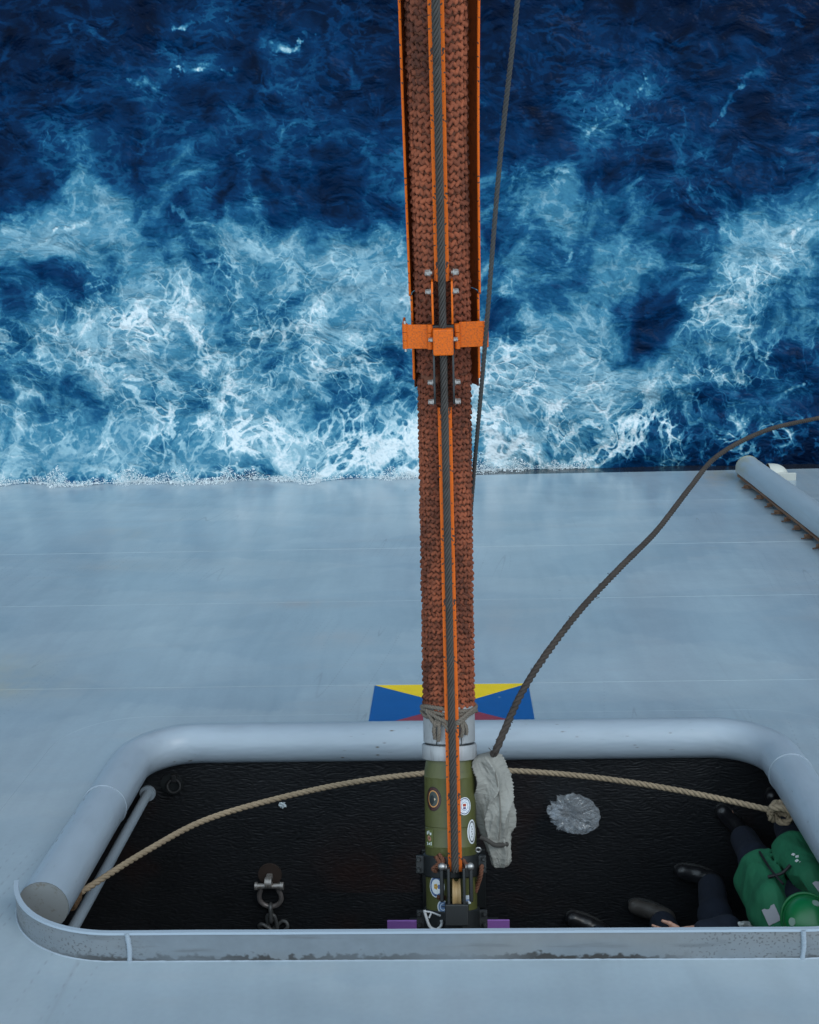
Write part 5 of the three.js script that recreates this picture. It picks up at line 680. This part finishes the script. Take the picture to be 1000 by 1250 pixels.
// the one in green, leaning at the right side of the opening, facing out
{
  const { p, j, hp3, B, up } = makePerson('person in green vest and green helmet leaning out beside the right side of the lip', [1.84, FL, 3.52], Math.PI + 0.55, { hip: [0, 0.90, -0.02], chest: [0, 1.17, 0.10], neck: [0, 1.40, 0.17], head: [0, 1.55, 0.235], sl: [0.18, 1.33, 0.13], sr: [-0.18, 1.33, 0.13], el: [0.27, 1.07, -0.06], er: [-0.26, 1.07, -0.06], wl: [0.16, 0.86, -0.12], wr: [-0.16, 0.86, -0.12], kl: [0.12, 0.50, 0.06], kr: [-0.12, 0.50, 0.03], al: [0.13, 0.10, 0.02], ar: [-0.13, 0.10, -0.05] }, { look: [0.0, -0.55, 0.83] });
  const vest = part('green_vest', netMesh([B(up(j.hip, -0.08, 0.10, 0.04), up(j.chest, -0.09, 0.0, 0.02), 0.16, 0.16), B(up(j.hip, 0.08, 0.10, 0.04), up(j.chest, 0.09, 0, 0.02), 0.16, 0.16), ...[-1, 1].flatMap((q) => [[q * 0.065, 0.92, 0.275, q * 0.075, 1.24, 0.275, 0.075, 0.07], [q * 0.12, 0.93, 0.285, q * 0.125, 1.26, 0.275, 0.08, 0.075], [q * 0.185, 0.94, 0.23, q * 0.18, 1.26, 0.22, 0.085, 0.08], [q * 0.12, 1.26, 0.275, q * 0.13, 1.38, 0.17, 0.075, 0.07], [q * 0.19, 1.24, 0.21, q * 0.175, 1.38, 0.14, 0.08, 0.07]]), B(up(j.chest, -0.09, 0, 0.06), up(j.sr, 0.04, 0.0, 0.03), 0.12, 0.085), B(up(j.chest, 0.09, 0, 0.06), up(j.sl, -0.04, 0.0, 0.03), 0.12, 0.085)], 0.04, 0.010, (f, x, y, z) => { // open V at the throat, hem, armholes
    const v = 0.065 * smooth(1.06, 1.40, y) + 0.004 - Math.abs(x + 0.01 * Math.sin(y * 30)); const front = z > j.chest[2] - 0.02 ? v : -1; const neckHole = 0.105 - Math.hypot(x, (z - j.neck[2] + 0.02)); let g = Math.max(f, 0.86 - y); if (front > -0.05) g = Math.max(g, front); if (y > 1.30) g = Math.max(g, neckHole); return g; }), green, p);
  const grey = mat(0.33, 0.33, 0.36, 0.6), whiteP = mat(0.6, 0.62, 0.6, 0.6), blk = mat(0.01, 0.01, 0.012, 0.6);
  const patch = (w, h, x, y, z, rx, ry, rz, m, name, lab) => { const g = new RoundedBoxGeometry(w, h, 0.004, 2, 0.0018); const o = part(name, g, m, vest); o.position.set(x, y, z); o.rotation.set(rx, ry, rz); if (lab) o.userData.label = lab; };
  patch(0.075, 0.085, 0.15, 1.37, 0.272, -0.75, 0.25, -0.1, grey, 'reflective_patch', 'grey reflective square on the chest'); patch(0.075, 0.085, -0.15, 1.37, 0.272, -0.75, -0.25, 0.1, grey, 'reflective_patch', 'grey reflective square on the chest');
  for (let k = 0; k < 5; k++) patch(0.016, 0.018, -0.10 - (k % 2) * 0.012, 1.13 + k * 0.03, 0.362 - k * 0.002, -0.15, -0.1, 0.5 + k * 0.7, whiteP, 'stencil_mark');
  patch(0.03, 0.022, -0.17, 1.285, 0.328, -0.5, -0.4, 0, mat(0.3, 0.1, 0.06, 0.6), 'small_badge');
  part('tie_cord', merge([tube([V(0.05, 0.95, 0.362), V(0.045, 1.08, 0.362), V(0.035, 1.2, 0.36), V(0.02, 1.28, 0.335)], 0.007, 24, 6), tube([V(-0.06, 1.20, 0.36), V(0, 1.215, 0.352), V(0.07, 1.20, 0.362)], 0.009, 16, 6)]), blk, vest);
  // helmet: shell, brim, ridge
  const helm = new THREE.Group(); helm.name = 'green_helmet'; p.add(helm);
  const prof = []; for (let i = 0; i <= 20; i++) { const a = i / 20 * Math.PI / 2; prof.push(new THREE.Vector2(Math.sin(a) * 0.135, Math.cos(a) * 0.135)); } prof.push(new THREE.Vector2(0.137, -0.03), new THREE.Vector2(0.141, -0.035), new THREE.Vector2(0.137, -0.038), new THREE.Vector2(0.13, -0.03));
  const sh = new THREE.LatheGeometry(prof, 48); sh.scale(0.95, 1, 1.1); part('shell', sh, mat(0.004, 0.165, 0.045, 0.32, { clearcoat: 0.3, clearcoatRoughness: 0.3 }), helm);
  const brim = new THREE.TorusGeometry(0.137, 0.007, 8, 48); brim.rotateX(Math.PI / 2); brim.scale(0.95, 1, 1.12); brim.translate(0, -0.034, 0.006); part('brim', brim, mat(0.004, 0.13, 0.035, 0.4), helm);
  for (const [x, y, z] of [[0.06, 0.095, 0.085], [-0.075, 0.06, 0.10], [0.0, 0.11, -0.09]]) { const s = new THREE.CylinderGeometry(0.02, 0.02, 0.004, 16); const o = part('decal', s, mat(0.25, 0.36, 0.3, 0.5), helm); const nn = V(x / 0.9, y, z / 1.2).normalize(); o.position.set(nn.x * 0.129, nn.y * 0.135, nn.z * 0.149); o.quaternion.setFromUnitVectors(V(0, 1, 0), V(nn.x / 0.95, nn.y, nn.z / 1.1).normalize()); }
  helm.position.set(...hp3(0, 0.055, -0.005)); helm.rotation.set(0.42, 0, 0);
  part('chin_strap', tube([V(...hp3(0.092, 0.02, 0.0)), V(...hp3(0.07, -0.07, 0.03)), V(...hp3(0, -0.115, 0.06)), V(...hp3(-0.07, -0.07, 0.03)), V(...hp3(-0.092, 0.02, 0.0))], 0.006, 30, 6), blk, p);
}
// two more in dark blue behind, only boots, legs and an arm in sight under the hull
makePerson('person in dark blue with one worn boot, standing under the opening top', [1.42, FL, 4.02], -Math.PI / 2 - 0.28, { al: [0.165, 0.10, 0.14], ar: [-0.155, 0.10, -0.07], kl: [0.15, 0.50, 0.10], kr: [-0.15, 0.5, -0.02], hl: [0.1, 0.92, 0], hr: [-0.1, 0.92, 0], fl: -0.08, fr: 0, hip: [0, 0.93, 0.02], sl: [0.19, 1.36, 0.06], sr: [-0.24, 1.33, 0.06], el: [0.25, 1.09, 0.0], er: [-0.40, 1.10, 0.12], wl: [0.25, 0.86, 0.04], wr: [-0.30, 1.07, 0.33] }, { bootLeft: bootWorn, cuff: 0.3 });
makePerson('person mostly hidden by the hull, only one dark boot toe showing', [0.80, FL, 4.38], -Math.PI / 2 - 0.3, { fl: 0.1 }, {});
{ // white knitted glove tucked at the hip
  const t = thing('white_glove', 'white glove with dark stripes half hidden behind the top ledge', 'glove', [1.50, 10.62, 3.58]);
  part('glove_palm', netMesh([[0, 0, 0, 0.06, -0.02, 0.02, 0.028, 0.034], [0.05, -0.02, 0.02, 0.09, -0.03, 0.05, 0.034, 0.03], [-0.03, 0.01, -0.02, 0, 0, 0, 0.014, 0.02], [-0.005, 0.01, 0.0, -0.05, 0.02, 0.012, 0.012, 0.010], [0.02, 0.02, -0.01, -0.02, 0.035, -0.035, 0.013, 0.010], [0.05, 0.015, -0.005, 0.025, 0.03, -0.04, 0.013, 0.010], [0.07, 0.01, 0.01, 0.06, 0.025, -0.03, 0.012, 0.010]], 0.012, 0.005), mat(0.52, 0.54, 0.52, 0.9), t);
  for (let k = 0; k < 3; k++) part('stripe', tube([V(-0.005 + k * 0.03, 0.034, -0.012), V(0.01 + k * 0.028, 0.036, 0.012), V(0.025 + k * 0.026, 0.024, 0.035)], 0.004, 12, 5), mat(0.02, 0.02, 0.02, 0.9), t);
}
renderer.render(scene, camera);
